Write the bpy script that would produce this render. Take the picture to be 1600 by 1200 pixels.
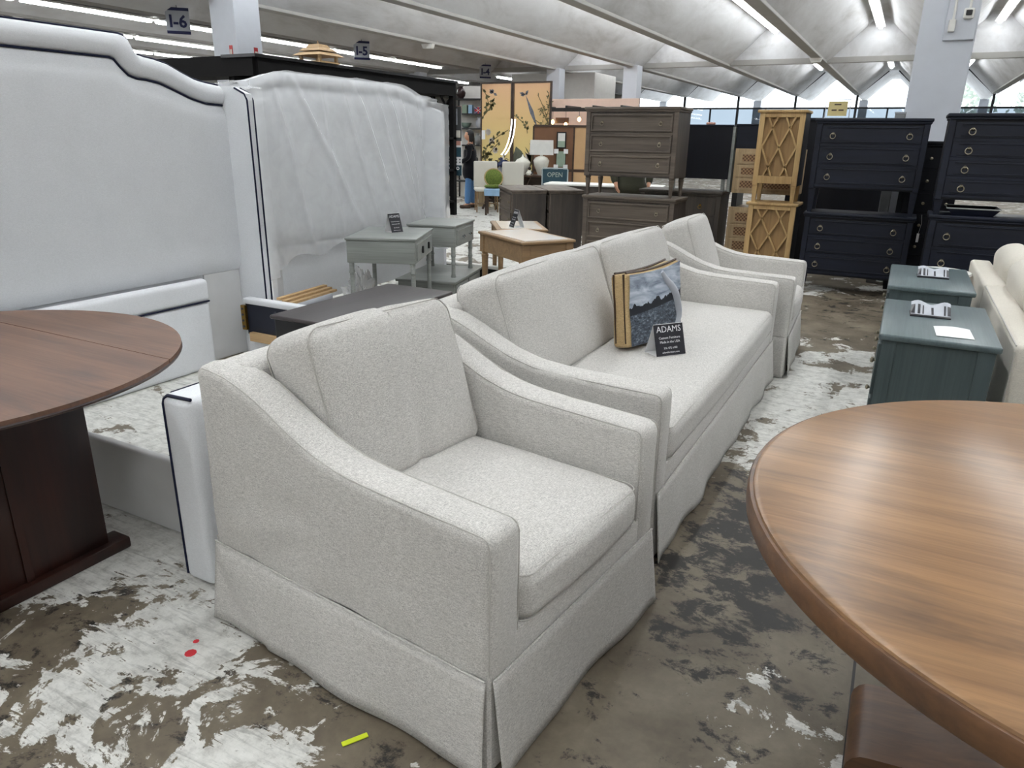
import bpy, bmesh, math, random
from mathutils import Matrix, Vector, noise
random.seed(7)
PI = math.pi
for o in list(bpy.data.objects): bpy.data.objects.remove(o)
S = bpy.context.scene
COL = S.collection

# ------------------------------------------------------------------ camera
F, CX, CY, H = 1125.0, 800.0, 600.0, 1.5          # focal length in pixels of the 1600x1200 frame, camera height
_d = Vector((1425-CX, 225-CY, F)).normalized()    # vanishing point of the hall's long axis (world +Y)
_n = _d.cross(Vector((1425-CX+1000, 225-CY+16, F))).normalized()
if _n.y < 0: _n = -_n
_up = -_n
_X = _d.cross(_up).normalized()
if _X.x < 0: _X = -_X
right = Vector((_X.x, _d.x, _up.x)); down = Vector((_X.y, _d.y, _up.y)); fwd = Vector((_X.z, _d.z, _up.z))
cam = bpy.data.objects.new('camera', bpy.data.cameras.new('camera'))
COL.objects.link(cam)
cm = Matrix((right, -down, -fwd)).transposed().to_4x4(); cm.translation = Vector((0, 0, H))
cam.matrix_world = cm
cam.data.sensor_fit = 'HORIZONTAL'; cam.data.sensor_width = 36; cam.data.lens = F*36/1600
cam.data.clip_end = 400
S.camera = cam
# ------------------------------------------------------------------ world and exposure
w = bpy.data.worlds.new('sky'); S.world = w; w.use_nodes = True
bg = w.node_tree.nodes['Background']; bg.inputs[0].default_value = (0.93, 0.97, 1.0, 1); bg.inputs[1].default_value = 4.0
S.view_settings.view_transform = 'Standard'; S.view_settings.look = 'None'
S.view_settings.exposure = 0.0; S.view_settings.gamma = 1; S.view_settings.use_curve_mapping = False
TUBE = 26.0                                        # radiance of the fluorescent tubes

# ------------------------------------------------------------------ materials
def lin(c):
    return tuple(((x/255)/12.92 if x/255 <= .04045 else ((x/255+.055)/1.055)**2.4) for x in c)
MATS = {}
def nodes(name):
    m = bpy.data.materials.new(name); m.use_nodes = True
    nt = m.node_tree; b = nt.nodes['Principled BSDF']
    MATS[name] = m
    return m, nt, b
def L(nt, a, b): nt.links.new(a, b)
def texco(nt, scale=(1, 1, 1), rot=(0, 0, 0), world=False):
    mp = nt.nodes.new('ShaderNodeMapping'); mp.inputs['Scale'].default_value = scale; mp.inputs['Rotation'].default_value = rot
    if world:
        g = nt.nodes.new('ShaderNodeNewGeometry'); L(nt, g.outputs['Position'], mp.inputs['Vector'])
    else:
        t = nt.nodes.new('ShaderNodeTexCoord'); L(nt, t.outputs['Object'], mp.inputs['Vector'])
    return mp.outputs['Vector']
def noi(nt, vec, scale, detail=3, rough=.55, dist=0):
    n = nt.nodes.new('ShaderNodeTexNoise'); n.inputs['Scale'].default_value = scale; n.inputs['Detail'].default_value = detail
    n.inputs['Roughness'].default_value = rough; n.inputs['Distortion'].default_value = dist
    L(nt, vec, n.inputs['Vector']); return n.outputs['Fac']
def ramp(nt, fac, stops, interp='LINEAR'):
    r = nt.nodes.new('ShaderNodeValToRGB'); r.color_ramp.interpolation = interp
    e = r.color_ramp.elements
    while len(e) < len(stops): e.new(0.5)
    for k, (p, c) in enumerate(stops):
        e[k].position = p; e[k].color = (*c, 1) if len(c) == 3 else c
    L(nt, fac, r.inputs['Fac']); return r.outputs['Color']
def g3(v): return (v, v, v)
def mth(nt, op, a, b=None, clamp=False):
    n = nt.nodes.new('ShaderNodeMath'); n.operation = op; n.use_clamp = clamp
    for k, x in enumerate((a, b)):
        if x is None: continue
        if isinstance(x, (int, float)): n.inputs[k].default_value = x
        else: L(nt, x, n.inputs[k])
    return n.outputs[0]
def mix(nt, fac, a, b, blend='MIX'):
    n = nt.nodes.new('ShaderNodeMix'); n.data_type = 'RGBA'; n.blend_type = blend
    for sock, x in ((n.inputs[0], fac), (n.inputs[6], a), (n.inputs[7], b)):
        if isinstance(x, (int, float)): sock.default_value = x
        elif isinstance(x, tuple): sock.default_value = (*x, 1)
        else: L(nt, x, sock)
    return n.outputs[2]
def bump(nt, b, h, strength=.2, dist=.01):
    n = nt.nodes.new('ShaderNodeBump'); n.inputs['Strength'].default_value = strength; n.inputs['Distance'].default_value = dist
    L(nt, h, n.inputs['Height']); L(nt, n.outputs[0], b.inputs['Normal'])
def plain(name, c, rough=.5, var=.06, scale=8, metal=0, spec=.5, bmp=0):
    m, nt, b = nodes(name); c = lin(c)
    f = noi(nt, texco(nt), scale, 4)
    col = ramp(nt, f, [(.3, tuple(x*(1-var) for x in c)), (.7, tuple(min(1, x*(1+var)) for x in c))])
    L(nt, col, b.inputs['Base Color']); b.inputs['Roughness'].default_value = rough; b.inputs['Metallic'].default_value = metal
    b.inputs['Specular IOR Level'].default_value = spec
    if bmp: bump(nt, b, f, bmp, .004)
    return m
def fabric(name, c, dark=.72, sc=1.0, bmp=.35):
    m, nt, b = nodes(name); c = lin(c)
    v = texco(nt, (sc, sc, sc))
    n1 = noi(nt, v, 300, 2, .6)
    a = noi(nt, texco(nt, (420*sc, 70*sc, 420*sc)), 1, 2, .6)
    d = noi(nt, texco(nt, (70*sc, 420*sc, 420*sc)), 1, 2, .6)
    s = mth(nt, 'ADD', mth(nt, 'MULTIPLY', n1, .5), mth(nt, 'MULTIPLY', mth(nt, 'ADD', a, d), .5))
    big = noi(nt, v, 5, 3)
    col = ramp(nt, s, [(.55, tuple(x*dark for x in c)), (.9, tuple(min(1, x*1.12) for x in c))])
    col = mix(nt, .06, col, ramp(nt, big, [(.3, g3(.35)), (.7, g3(1))]), 'MULTIPLY')
    L(nt, col, b.inputs['Base Color']); b.inputs['Roughness'].default_value = .95; b.inputs['Specular IOR Level'].default_value = .15
    b.inputs['Sheen Weight'].default_value = .15
    bump(nt, b, mth(nt, 'ADD', s, mth(nt, 'MULTIPLY', noi(nt, v, 12, 2), .35)), bmp, .004)
    return m
def wood(name, c, c2, axis=0, sc=1.0, rough=.45, spots=None, spec=.5):
    m, nt, b = nodes(name); c, c2 = lin(c), lin(c2)
    s = [14*sc]*3; s[axis] = 1.1*sc
    v = texco(nt, tuple(s)); f = noi(nt, v, 1, 5, .6, .6)
    s2 = [110*sc]*3; s2[axis] = 3*sc
    g = noi(nt, texco(nt, tuple(s2)), 1, 3, .6)
    col = ramp(nt, f, [(.3, c2), (.62, c)])
    col = mix(nt, .35, col, ramp(nt, g, [(.3, g3(.45)), (.6, g3(1))]), 'MULTIPLY')
    if spots:
        s3 = [5*sc]*3; s3[axis] = 1.6*sc
        k = noi(nt, texco(nt, tuple(s3)), 1, 5, .65, .4)
        col = mix(nt, ramp(nt, k, [(.52, g3(0)), (.72, g3(.75))]), col, lin(spots))
    L(nt, col, b.inputs['Base Color']); b.inputs['Roughness'].default_value = rough
    b.inputs['Specular IOR Level'].default_value = spec
    bump(nt, b, g, .12, .002)
    return m
def emit(name, c, s):
    m, nt, b = nodes(name); b.inputs['Base Color'].default_value = (*lin(c), 1)
    f = noi(nt, texco(nt), 2, 1)
    L(nt, ramp(nt, f, [(0, lin(c)), (1, lin(c))]), b.inputs['Emission Color']); b.inputs['Emission Strength'].default_value = s
    return m
fabric('linen', (208, 205, 200), .56)
fabric('cream_fabric', (214, 208, 196), .85)
fabric('white_fabric', (225, 227, 230), .95, bmp=.08)
fabric('burlap', (186, 160, 118), .7, .6)
fabric('navy_cord', (22, 26, 52), .7)
fabric('linen_cord', (186, 183, 177), .8)
fabric('green_fabric', (92, 110, 40), .6, .5)
fabric('pale_pillow', (214, 210, 200), .9)
fabric('black_cloth', (18, 18, 24), .7); fabric('denim', (92, 132, 178), .75); fabric('olive_cloth', (62, 62, 50), .7)
plain('skin', (196, 146, 118), .55); plain('hair', (20, 16, 16), .45)
plain('off_white', (228, 227, 222), .6); plain('column_white', (206, 210, 218), .55, .02); plain('board_white', (214, 214, 214), .5, .03)
plain('black_paint', (17, 16, 17), .75, .2, spec=.2); plain('black_satin', (15, 14, 16), .35, .2, 20)
plain('black_metal', (24, 24, 26), .4); plain('dark_gray', (70, 72, 74), .5); plain('mid_gray', (128, 130, 132), .5)
plain('brass', (150, 120, 62), .3, .1, 12, 1); plain('antique_brass', (158, 150, 132), .42, .12, 30, 1); plain('chrome', (200, 205, 210), .15, .05, 8, 1)
plain('paper', (240, 240, 240), .6, .02); plain('card_black', (38, 38, 44), .35, .2, 14); plain('sign_navy', (28, 34, 78), .5)
plain('sign_gray', (176, 180, 188), .5); plain('red_print', (176, 44, 48), .5); plain('sign_teal', (34, 66, 78), .45, .1); plain('sign_frame', (168, 176, 178), .4)
plain('text_white', (235, 236, 238), .5); plain('text_pale', (170, 178, 168), .5); plain('tan_panel', (196, 160, 116), .6, .05, 4)
plain('brown_panel', (120, 84, 58), .6, .08, 4); plain('yellow_sign', (200, 184, 130), .5, .03)
plain('white_ceramic', (226, 224, 214), .25, .05, 20); plain('green_ceramic', (120, 140, 132), .35, .1); plain('dark_ceramic', (44, 26, 26), .3, .2)
plain('blue_petals', (44, 56, 92), .7, .3, 30); plain('gold_paint', (170, 130, 60), .4)
plain('flag_red', (180, 50, 60), .6); plain('flag_blue', (50, 60, 120), .6); plain('salmon', (200, 148, 132), .6); plain('sage', (150, 168, 150), .6); plain('sky_blue', (150, 185, 215), .6)
plain('yellow_tape', (206, 222, 40), .5); plain('red_paint', (205, 50, 60), .6); plain('moss', (96, 112, 44), .9, .4, 40)
plain('kraft', (196, 158, 116), .7, .1, 20); plain('navy_dark', (19, 24, 40), .45, .12, 6)
wood('navy_wood', (19, 25, 41), (12, 16, 28), 0, 1, .48, spec=.35); wood('navy_wood_dark', (13, 15, 24), (9, 10, 18), 2, 1, .55, spec=.3)
wood('brown_top', (160, 123, 87), (128, 96, 68), 0, 1.0, .28, (84, 67, 55)); wood('brown_edge', (112, 78, 50), (78, 54, 38), 0, .8, .4, (64, 46, 36))
wood('dark_top', (122, 90, 72), (90, 66, 55), 0, .9, .4, (70, 58, 58)); wood('dark_base', (54, 27, 20), (26, 12, 10), 2, .6, .35, (26, 12, 10))
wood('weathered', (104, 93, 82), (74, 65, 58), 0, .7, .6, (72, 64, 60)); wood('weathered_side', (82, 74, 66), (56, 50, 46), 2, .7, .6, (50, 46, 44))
wood('pine', (196, 164, 112), (172, 138, 90), 2, .6, .6, (150, 116, 72)); wood('pine_panel', (160, 128, 84), (136, 106, 68), 2, .5, .6, (112, 84, 54)); wood('pale_oak', (196, 172, 136), (172, 148, 112), 2, .6, .55)
wood('gray_paint', (150, 154, 150), (134, 138, 134), 0, .8, .38); wood('tan_wood', (156, 127, 92), (130, 104, 75), 0, .8, .45)
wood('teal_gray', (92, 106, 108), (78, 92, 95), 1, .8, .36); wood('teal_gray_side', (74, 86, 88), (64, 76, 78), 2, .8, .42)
wood('espresso_top', (64, 57, 58), (54, 48, 50), 1, .5, .35); wood('brown_dark', (74, 52, 36), (46, 32, 24), 0, .8, .45); wood('light_plank', (204, 172, 128), (178, 146, 104), 0, .8, .6)
plain('marble', (232, 232, 230), .12, .03, 3)
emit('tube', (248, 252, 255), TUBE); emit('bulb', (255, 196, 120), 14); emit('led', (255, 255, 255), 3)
def m_floor():
    m, nt, b = nodes('floor_concrete')
    P = texco(nt, (1, 1, 1), world=True)
    sep = nt.nodes.new('ShaderNodeSeparateXYZ'); L(nt, P, sep.inputs[0]); x, y = sep.outputs[0], sep.outputs[1]
    def blob(cx, cy, rx, ry, amp):
        dx = mth(nt, 'DIVIDE', mth(nt, 'SUBTRACT', x, cx), rx); dy = mth(nt, 'DIVIDE', mth(nt, 'SUBTRACT', y, cy), ry)
        r2 = mth(nt, 'ADD', mth(nt, 'MULTIPLY', dx, dx), mth(nt, 'MULTIPLY', dy, dy))
        return mth(nt, 'MULTIPLY', mth(nt, 'DIVIDE', 1.0, mth(nt, 'ADD', 1.0, mth(nt, 'MULTIPLY', r2, r2))), amp)
    def total(bl):
        s = blob(*bl[0])
        for q in bl[1:]: s = mth(nt, 'ADD', s, blob(*q))
        return s
    n0 = noi(nt, P, 1.1, 2, .5); n1 = noi(nt, P, 3.6, 10, .68, .5); fine = noi(nt, P, 38, 5, .7)
    base = ramp(nt, noi(nt, P, 2.3, 6, .62, .3), [(.3, lin((84, 73, 60))), (.5, lin((114, 104, 88))), (.72, lin((142, 132, 114)))])
    base = mix(nt, .35, base, ramp(nt, fine, [(.3, g3(.55)), (.7, g3(1))]), 'MULTIPLY')
    # flaking white paint (worn places have their own shapes)
    cov = total([(-3.2, 2.5, 1.7, 1.0, .12), (.1, 4.6, 1.0, 1.3, .15), (-2.0, .95, 1.0, .6, .06), (-2.6, 1.75, .9, .3, .07),
                 (-3.4, 7.6, 1.6, 1.8, .10), (-8, 12, 3.5, 4, .12), (.0, 1.55, .16, .22, .13), (-.15, 1.85, .15, .12, .05), (-1.3, 1.9, 3.2, .7, -.02), (-.32, 2.9, .38, .8, -.10),
                 (-.2, 2.0, .45, .5, -.06), (-.2, 6.6, 1.2, .9, -.10)])
    s = mth(nt, 'ADD', mth(nt, 'ADD', mth(nt, 'MULTIPLY', n1, .78), mth(nt, 'MULTIPLY', n0, .2)), mth(nt, 'MULTIPLY', fine, .07))
    s = mth(nt, 'ADD', s, cov)
    # scratches wearing through the paint
    scr = noi(nt, texco(nt, (5, 42, 1), (0, 0, .5), True), 1, 4, .7, 1.2)
    s = mth(nt, 'SUBTRACT', s, mth(nt, 'MULTIPLY', mth(nt, 'GREATER_THAN', scr, .6), .03))
    paint = ramp(nt, s, [(.575, g3(0)), (.585, g3(1))])
    pc = ramp(nt, noi(nt, P, 16, 6, .75), [(.25, lin((158, 156, 150))), (.5, lin((214, 213, 207))), (.7, lin((232, 231, 226)))])
    pc = mix(nt, .5, pc, ramp(nt, scr, [(.36, g3(.45)), (.5, g3(1))]), 'MULTIPLY')
    # black adhesive residue
    k = mth(nt, 'ADD', noi(nt, texco(nt, (1, 1.3, 1), world=True), 6.5, 10, .76, .3), total([(-.30, 2.7, .32, .7, .15), (-.2, 7.6, 2.5, .8, .06), (-2.1, .9, .9, .5, .06), (-.25, 2.0, .3, .25, .035), (-.8, 1.1, .6, .3, .02)]))
    tar = ramp(nt, k, [(.585, g3(0)), (.65, g3(.94))])
    col = mix(nt, tar, base, lin((20, 18, 18)))
    col = mix(nt, paint, col, pc)
    # slab joint
    j = mth(nt, 'LESS_THAN', mth(nt, 'ABSOLUTE', mth(nt, 'SUBTRACT', x, .105)), .004)
    col = mix(nt, j, col, lin((30, 28, 26)))
    L(nt, col, b.inputs['Base Color'])
    L(nt, ramp(nt, paint, [(0, g3(.56)), (1, g3(.58))]), b.inputs['Roughness'])
    bump(nt, b, mth(nt, 'ADD', paint, mth(nt, 'MULTIPLY', fine, .4)), .25, .003)
m_floor()
def m_ceiling():
    m, nt, b = nodes('ceiling_plaster')
    P = texco(nt, (1, .35, 1), world=True)
    f = noi(nt, P, 1.4, 6, .65, .4)
    L(nt, ramp(nt, f, [(.28, lin((176, 175, 174))), (.5, lin((206, 206, 207))), (.7, lin((220, 221, 223)))]), b.inputs['Base Color'])
    b.inputs['Roughness'].default_value = .9
m_ceiling()
def m_glass(name, tint, refl=.06):
    m, nt, b = nodes(name); nt.nodes.remove(b)
    t = nt.nodes.new('ShaderNodeBsdfTransparent'); g = nt.nodes.new('ShaderNodeBsdfGlossy'); g.inputs['Roughness'].default_value = .02
    f = noi(nt, texco(nt), 1.0, 1)
    L(nt, ramp(nt, f, [(0, tint), (1, tuple(x*.98 for x in tint))]), t.inputs[0])
    x = nt.nodes.new('ShaderNodeMixShader'); x.inputs[0].default_value = refl
    L(nt, t.outputs[0], x.inputs[1]); L(nt, g.outputs[0], x.inputs[2]); L(nt, x.outputs[0], nt.nodes['Material Output'].inputs[0])
m_glass('clear_glass', (.97, .985, 1.0)); m_glass('tinted_glass', (.40, .44, .475), .03)
def m_plastic():
    m, nt, b = nodes('plastic_film')
    t = nt.nodes.new('ShaderNodeBsdfTransparent')
    f = noi(nt, texco(nt, (1, 1, 1)), 6, 3, .55, .6)
    b.inputs['Base Color'].default_value = (.93, .94, .95, 1); b.inputs['Roughness'].default_value = .2; b.inputs['Specular IOR Level'].default_value = .7
    bump(nt, b, f, .10, .012)
    x = nt.nodes.new('ShaderNodeMixShader'); L(nt, ramp(nt, f, [(.3, g3(.34)), (.8, g3(.40))]), x.inputs[0])
    L(nt, t.outputs[0], x.inputs[1]); L(nt, b.outputs[0], x.inputs[2]); L(nt, x.outputs[0], nt.nodes['Material Output'].inputs[0])
m_plastic()
def m_cane():
    m, nt, b = nodes('cane')
    v = texco(nt, (1, 1, 1)); c = nt.nodes.new('ShaderNodeTexChecker'); c.inputs['Scale'].default_value = 50
    L(nt, v, c.inputs['Vector']); c.inputs['Color1'].default_value = (*lin((168, 134, 98)), 1); c.inputs['Color2'].default_value = (*lin((104, 76, 54)), 1)
    L(nt, c.outputs['Color'], b.inputs['Base Color']); b.inputs['Roughness'].default_value = .7
m_cane()
def m_print():
    # flat black and white landscape print: streaked sky, dark hills, grassy field
    m, nt, b = nodes('landscape_print')
    t = nt.nodes.new('ShaderNodeTexCoord'); sp = nt.nodes.new('ShaderNodeSeparateXYZ'); L(nt, t.outputs['Object'], sp.inputs[0])
    y, z = sp.outputs[1], sp.outputs[2]
    sky = ramp(nt, noi(nt, texco(nt, (1, 6, 26), (.25, 0, 0)), 1, 4, .6, .6), [(.3, lin((96, 106, 122))), (.5, lin((160, 170, 184))), (.7, lin((206, 212, 220)))])
    field = ramp(nt, noi(nt, texco(nt, (20, 40, 90)), 1, 6, .75), [(.36, lin((26, 30, 38))), (.55, lin((84, 94, 106))), (.7, lin((176, 184, 192)))])
    hz = mth(nt, 'ADD', mth(nt, 'MULTIPLY', noi(nt, texco(nt, (0, 16, 0)), 1, 3), .11), mth(nt, 'MULTIPLY', y, .10))
    hills = mth(nt, 'LESS_THAN', z, mth(nt, 'ADD', hz, -.025)); low = mth(nt, 'LESS_THAN', z, mth(nt, 'ADD', mth(nt, 'MULTIPLY', y, .12), -.005))
    col = mix(nt, hills, sky, lin((24, 28, 36))); col = mix(nt, low, col, field)
    L(nt, col, b.inputs['Base Color']); b.inputs['Roughness'].default_value = .6
m_print()
def m_screen():
    m, nt, b = nodes('gold_screen')
    t = nt.nodes.new('ShaderNodeTexCoord'); sp = nt.nodes.new('ShaderNodeSeparateXYZ'); L(nt, t.outputs['Object'], sp.inputs[0])
    f = mth(nt, 'ADD', mth(nt, 'DIVIDE', sp.outputs[2], 2.8), mth(nt, 'MULTIPLY', mth(nt, 'SUBTRACT', noi(nt, texco(nt), 3, 4), .5), .15))
    L(nt, ramp(nt, f, [(.3, lin((222, 204, 132))), (.65, lin((220, 188, 128))), (.95, lin((222, 178, 136)))]), b.inputs['Base Color'])
    b.inputs['Roughness'].default_value = .45
m_screen()
plain('leaf_print', (96, 92, 56), .6, .3, 20); plain('stem_print', (110, 98, 62), .6); plain('blossom_print', (206, 196, 186), .6); plain('rock_print', (84, 88, 74), .6, .3); plain('bird_print', (104, 106, 116), .6, .3, 20)
plain('leaf_green', (176, 186, 176), .7, .15); plain('bark', (120, 110, 100), .8); plain('asphalt', (222, 222, 220), .8, .05, 2); plain('far_wall', (228, 226, 222), .8, .03)
plain('pink_wall', (226, 200, 186), .8, .03); plain('gray_beam', (166, 164, 160), .7, .05, 3); plain('mullion', (42, 46, 52), .5)

# ------------------------------------------------------------------ mesh builder
class MB:
    def __init__(s): s.v = []; s.f = []
    def add(s, vs, fs):
        k = len(s.v); s.v += [tuple(p) for p in vs]; s.f += [tuple(i+k for i in q) for q in fs]; return s
    def box(s, x0, x1, y0, y1, z0, z1):
        return s.add([(x0,y0,z0),(x1,y0,z0),(x1,y1,z0),(x0,y1,z0),(x0,y0,z1),(x1,y0,z1),(x1,y1,z1),(x0,y1,z1)],
                     [(3,2,1,0),(4,5,6,7),(0,1,5,4),(1,2,6,5),(2,3,7,6),(3,0,4,7)])
    def rbox(s, x0, x1, y0, y1, z0, z1, r=.01, seg=1, n=1, fn=None):
        c = Vector(((x0+x1)/2, (y0+y1)/2, (z0+z1)/2)); h = Vector((abs(x1-x0)/2, abs(y1-y0)/2, abs(z1-z0)/2))
        r = min(r, h.x*.99, h.y*.99, h.z*.99)
        def line(a):
            q = [-a+r*k/seg for k in range(seg)] + [-(a-r)+2*(a-r)*k/n for k in range(n+1)] + [a-r+r*k/seg for k in range(1, seg+1)]
            return q
        A = [line(h[k]) for k in range(3)]
        idx = {}
        vs = []
        def vert(p):
            key = tuple(round(t, 6) for t in p)
            if key in idx: return idx[key]
            q = Vector(p); cl = Vector([max(-(h[k]-r), min(h[k]-r, q[k])) for k in range(3)]); d = q-cl
            if d.length > 1e-9: q = cl + d.normalized()*r
            u = Vector([p[k]/h[k] for k in range(3)])
            if fn: q = fn(q, u)
            idx[key] = len(vs); vs.append(c+q); return idx[key]
        fs = []
        for ax in range(3):
            b, d = (ax+1) % 3, (ax+2) % 3
            for sg in (-1, 1):
                for i in range(len(A[b])-1):
                    for j in range(len(A[d])-1):
                        q = []
                        for (ii, jj) in ((i, j), (i+1, j), (i+1, j+1), (i, j+1)):
                            p = [0, 0, 0]; p[ax] = sg*h[ax]; p[b] = A[b][ii]; p[d] = A[d][jj]; q.append(vert(p))
                        fs.append(tuple(q if sg > 0 else q[::-1]))
        return s.add(vs, fs)
    def tube(s, pts, r, n=6, closed=False, flat=1.0):
        pts = [Vector(p) for p in pts]; N = len(pts); vs = []; fs = []
        up = None
        for i, p in enumerate(pts):
            if closed: t = pts[(i+1) % N]-pts[i-1]
            else: t = pts[min(i+1, N-1)]-pts[max(i-1, 0)]
            t = t.normalized() if t.length > 1e-9 else Vector((0, 0, 1))
            if up is None: up = Vector((0, 0, 1)) if abs(t.z) < .9 else Vector((1, 0, 0))
            a = t.cross(up)
            if a.length < 1e-4: a = t.cross(Vector((0, 1, 0)))
            a.normalize(); b = a.cross(t).normalized(); up = b
            rr = r[i] if isinstance(r, (list, tuple)) else r
            for k in range(n):
                an = 2*PI*k/n; vs.append(p + a*math.cos(an)*rr + b*math.sin(an)*rr*flat)
        for i in range(N if closed else N-1):
            j = (i+1) % N
            for k in range(n):
                l = (k+1) % n; fs.append((i*n+k, i*n+l, j*n+l, j*n+k))
        if not closed: fs += [tuple(range(n))[::-1], tuple((N-1)*n+k for k in range(n))]
        return s.add(vs, fs)
    def lathe(s, prof, n=16, c=(0, 0, 0), wob=0):
        vs = []; fs = []
        for (r, z) in prof:
            for k in range(n):
                a = 2*PI*k/n; rr = r*(1+(wob if k % 2 else 0)); vs.append((c[0]+rr*math.cos(a), c[1]+rr*math.sin(a), c[2]+z))
        for i in range(len(prof)-1):
            for k in range(n):
                l = (k+1) % n; fs.append((i*n+k, i*n+l, (i+1)*n+l, (i+1)*n+k))
        m = len(prof)-1
        fs += [tuple(range(n))[::-1], tuple(m*n+k for k in range(n))]
        return s.add(vs, fs)
    def cyl(s, p0, p1, r0, r1=None, n=10):
        return s.tube([p0, p1], [r0, r0 if r1 is None else r1], n)
    def prism(s, poly, ax, a0, a1):
        # poly in the two remaining axes (cyclic order)
        b, d = (ax+1) % 3, (ax+2) % 3; n = len(poly); vs = []
        for a in (a0, a1):
            for (p, q) in poly:
                t = [0, 0, 0]; t[ax] = a; t[b] = p; t[d] = q; vs.append(t)
        return s.add(vs, [tuple(range(n))[::-1], tuple(range(n, 2*n))] + [(i, (i+1) % n, n+(i+1) % n, n+i) for i in range(n)])
    def torus(s, c, R, r, ax=1, n=14, m=5):
        pts = []
        for k in range(n):
            a = 2*PI*k/n; q = [0, 0, 0]; q[(ax+1) % 3] = R*math.cos(a); q[(ax+2) % 3] = R*math.sin(a)
            pts.append(Vector(c)+Vector(q))
        return s.tube(pts, r, m, True)
    def grid(s, fn, nu, nv, cu=False):
        vs = [fn(i/nu, j/nv) for i in range(nu if cu else nu+1) for j in range(nv+1)]
        fs = []
        for i in range(nu):
            i2 = (i+1) % nu if cu else i+1
            for j in range(nv): fs.append((i*(nv+1)+j, i2*(nv+1)+j, i2*(nv+1)+j+1, i*(nv+1)+j+1))
        return s.add(vs, fs)
    def xf(s, M):
        s.v = [tuple(M @ Vector(p)) for p in s.v]; return s
def mesh_of(name, mb, mat, smooth=None):
    me = bpy.data.meshes.new(name); me.from_pydata(mb.v, [], mb.f); me.update()
    bm = bmesh.new(); bm.from_mesh(me); bmesh.ops.recalc_face_normals(bm, faces=bm.faces); bm.to_mesh(me); bm.free()
    me.materials.append(MATS[mat])
    if smooth:
        for p in me.polygons: p.use_smooth = True
        me.set_sharp_from_angle(angle=math.radians(smooth))
    return me
def put(name, me, parent=None, loc=(0, 0, 0), rot=(0, 0, 0)):
    o = bpy.data.objects.new(name, me); COL.objects.link(o); o.parent = parent; o.location = loc; o.rotation_euler = rot
    return o
def part(name, mb, mat, parent=None, smooth=None, loc=(0, 0, 0), rot=(0, 0, 0), label=None):
    o = put(name, mesh_of(name, mb, mat, smooth), parent, loc, rot)
    if label: o['label'] = label
    return o
def tag(o, label, cat, group=None):
    o['label'] = label; o['category'] = cat
    if group: o['group'] = group
    return o
def thing(name, label, cat, loc=(0, 0, 0), rz=0, group=None):
    o = bpy.data.objects.new(name, None); COL.objects.link(o); o.location = loc; o.rotation_euler = (0, 0, rz)
    o.empty_display_size = .1
    return tag(o, label, cat, group)
def struct(name, mb, mat, parent=None, smooth=None):
    o = part(name, mb, mat, parent, smooth)
    if parent is None: o['kind'] = 'structure'
    return o
def clone(o, parent=None, loc=None, rz=None, label=None):
    c = o.copy(); COL.objects.link(c); c.parent = parent
    if loc is not None: c.location = loc
    if rz is not None: c.rotation_euler = (0, 0, rz)
    if label: c['label'] = label
    for ch in list(o.children): clone(ch, c)
    return c
def text(name, body, size, mat, parent, M, align='CENTER', sx=1.0, ext=.0008, bold=0):
    cu = bpy.data.curves.new(name, 'FONT'); cu.body = body; cu.size = size; cu.align_x = align; cu.align_y = 'CENTER'; cu.extrude = ext; cu.offset = bold
    cu.resolution_u = 2
    t = bpy.data.objects.new(name, cu); COL.objects.link(t)
    bpy.context.view_layer.update()
    me = bpy.data.meshes.new_from_object(t.evaluated_get(bpy.context.evaluated_depsgraph_get()))
    bpy.data.objects.remove(t); me.transform(M @ Matrix.Diagonal((sx, 1, 1, 1)))
    me.materials.clear(); me.materials.append(MATS[mat])
    return put(name, me, parent)
def facing(loc, right, upv=(0, 0, 1)):
    # text plane: x along right, y along upv
    r = Vector(right).normalized(); u = Vector(upv).normalized(); n = r.cross(u).normalized()
    M = Matrix((r, u, n)).transposed().to_4x4(); M.translation = Vector(loc); return M

# ================================================================== THE HALL
VAL = [.1+2.65*k for k in range(-10, 6)]; XL, XR = VAL[0], VAL[-1]; Y0, YG, Y1 = -9.0, 23.3, 38.6
struct('floor', MB().box(XL, XR, Y0, Y1, -.1, 0), 'floor_concrete')
def fold_section(z=0):
    p = [(XL, 3.6+z)]
    for v in VAL[:-1]: p += [(v+.1, 3.6+z), (v+1.125, 4.59+z), (v+1.525, 4.59+z), (v+2.55, 3.6+z)]
    return p + [(XR, 3.6+z)]
def folded(y0, y1):
    a, b = fold_section(), fold_section(.12); mb = MB()
    n = len(a)
    for sec in (a, b):
        for y in (y0, y1): mb.v += [(x, y, z) for x, z in sec]
    for i in range(n-1):
        mb.f += [(i, i+1, n+i+1, n+i), (2*n+i, 2*n+i+1, 3*n+i+1, 3*n+i), (i, i+1, 2*n+i+1, 2*n+i), (n+i, n+i+1, 3*n+i+1, 3*n+i)]
    mb.f += [(0, n, 3*n, 2*n), (n-1, 2*n-1, 4*n-1, 3*n-1)]
    return mb
struct('ceiling', folded(Y0, Y1), 'ceiling_plaster')
for i, v in enumerate(VAL[1:-1]):
    struct('trim_%d' % (i+1), MB().rbox(v-.12, v+.12, Y0, Y1, 3.56, 3.64, .01), 'gray_beam')
struct('trim_20', MB().box(XL, XR, YG-.1, YG+.1, 3.58, 3.72), 'gray_beam')
g = MB()
for v in VAL[:-1]: g.prism([(3.7, v+.2), (3.7, v+2.45), (4.60, v+1.53), (4.60, v+1.12)], 1, YG-.04, YG+.04)
struct('wall_gable', g, 'ceiling_plaster')
struct('wall_left', MB().box(XL-.2, XL, Y0, Y1, 0, 4.7), 'far_wall')
struct('wall_right', MB().box(XR, XR+.2, Y0, Y1, 0, 4.7), 'far_wall')
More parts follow.
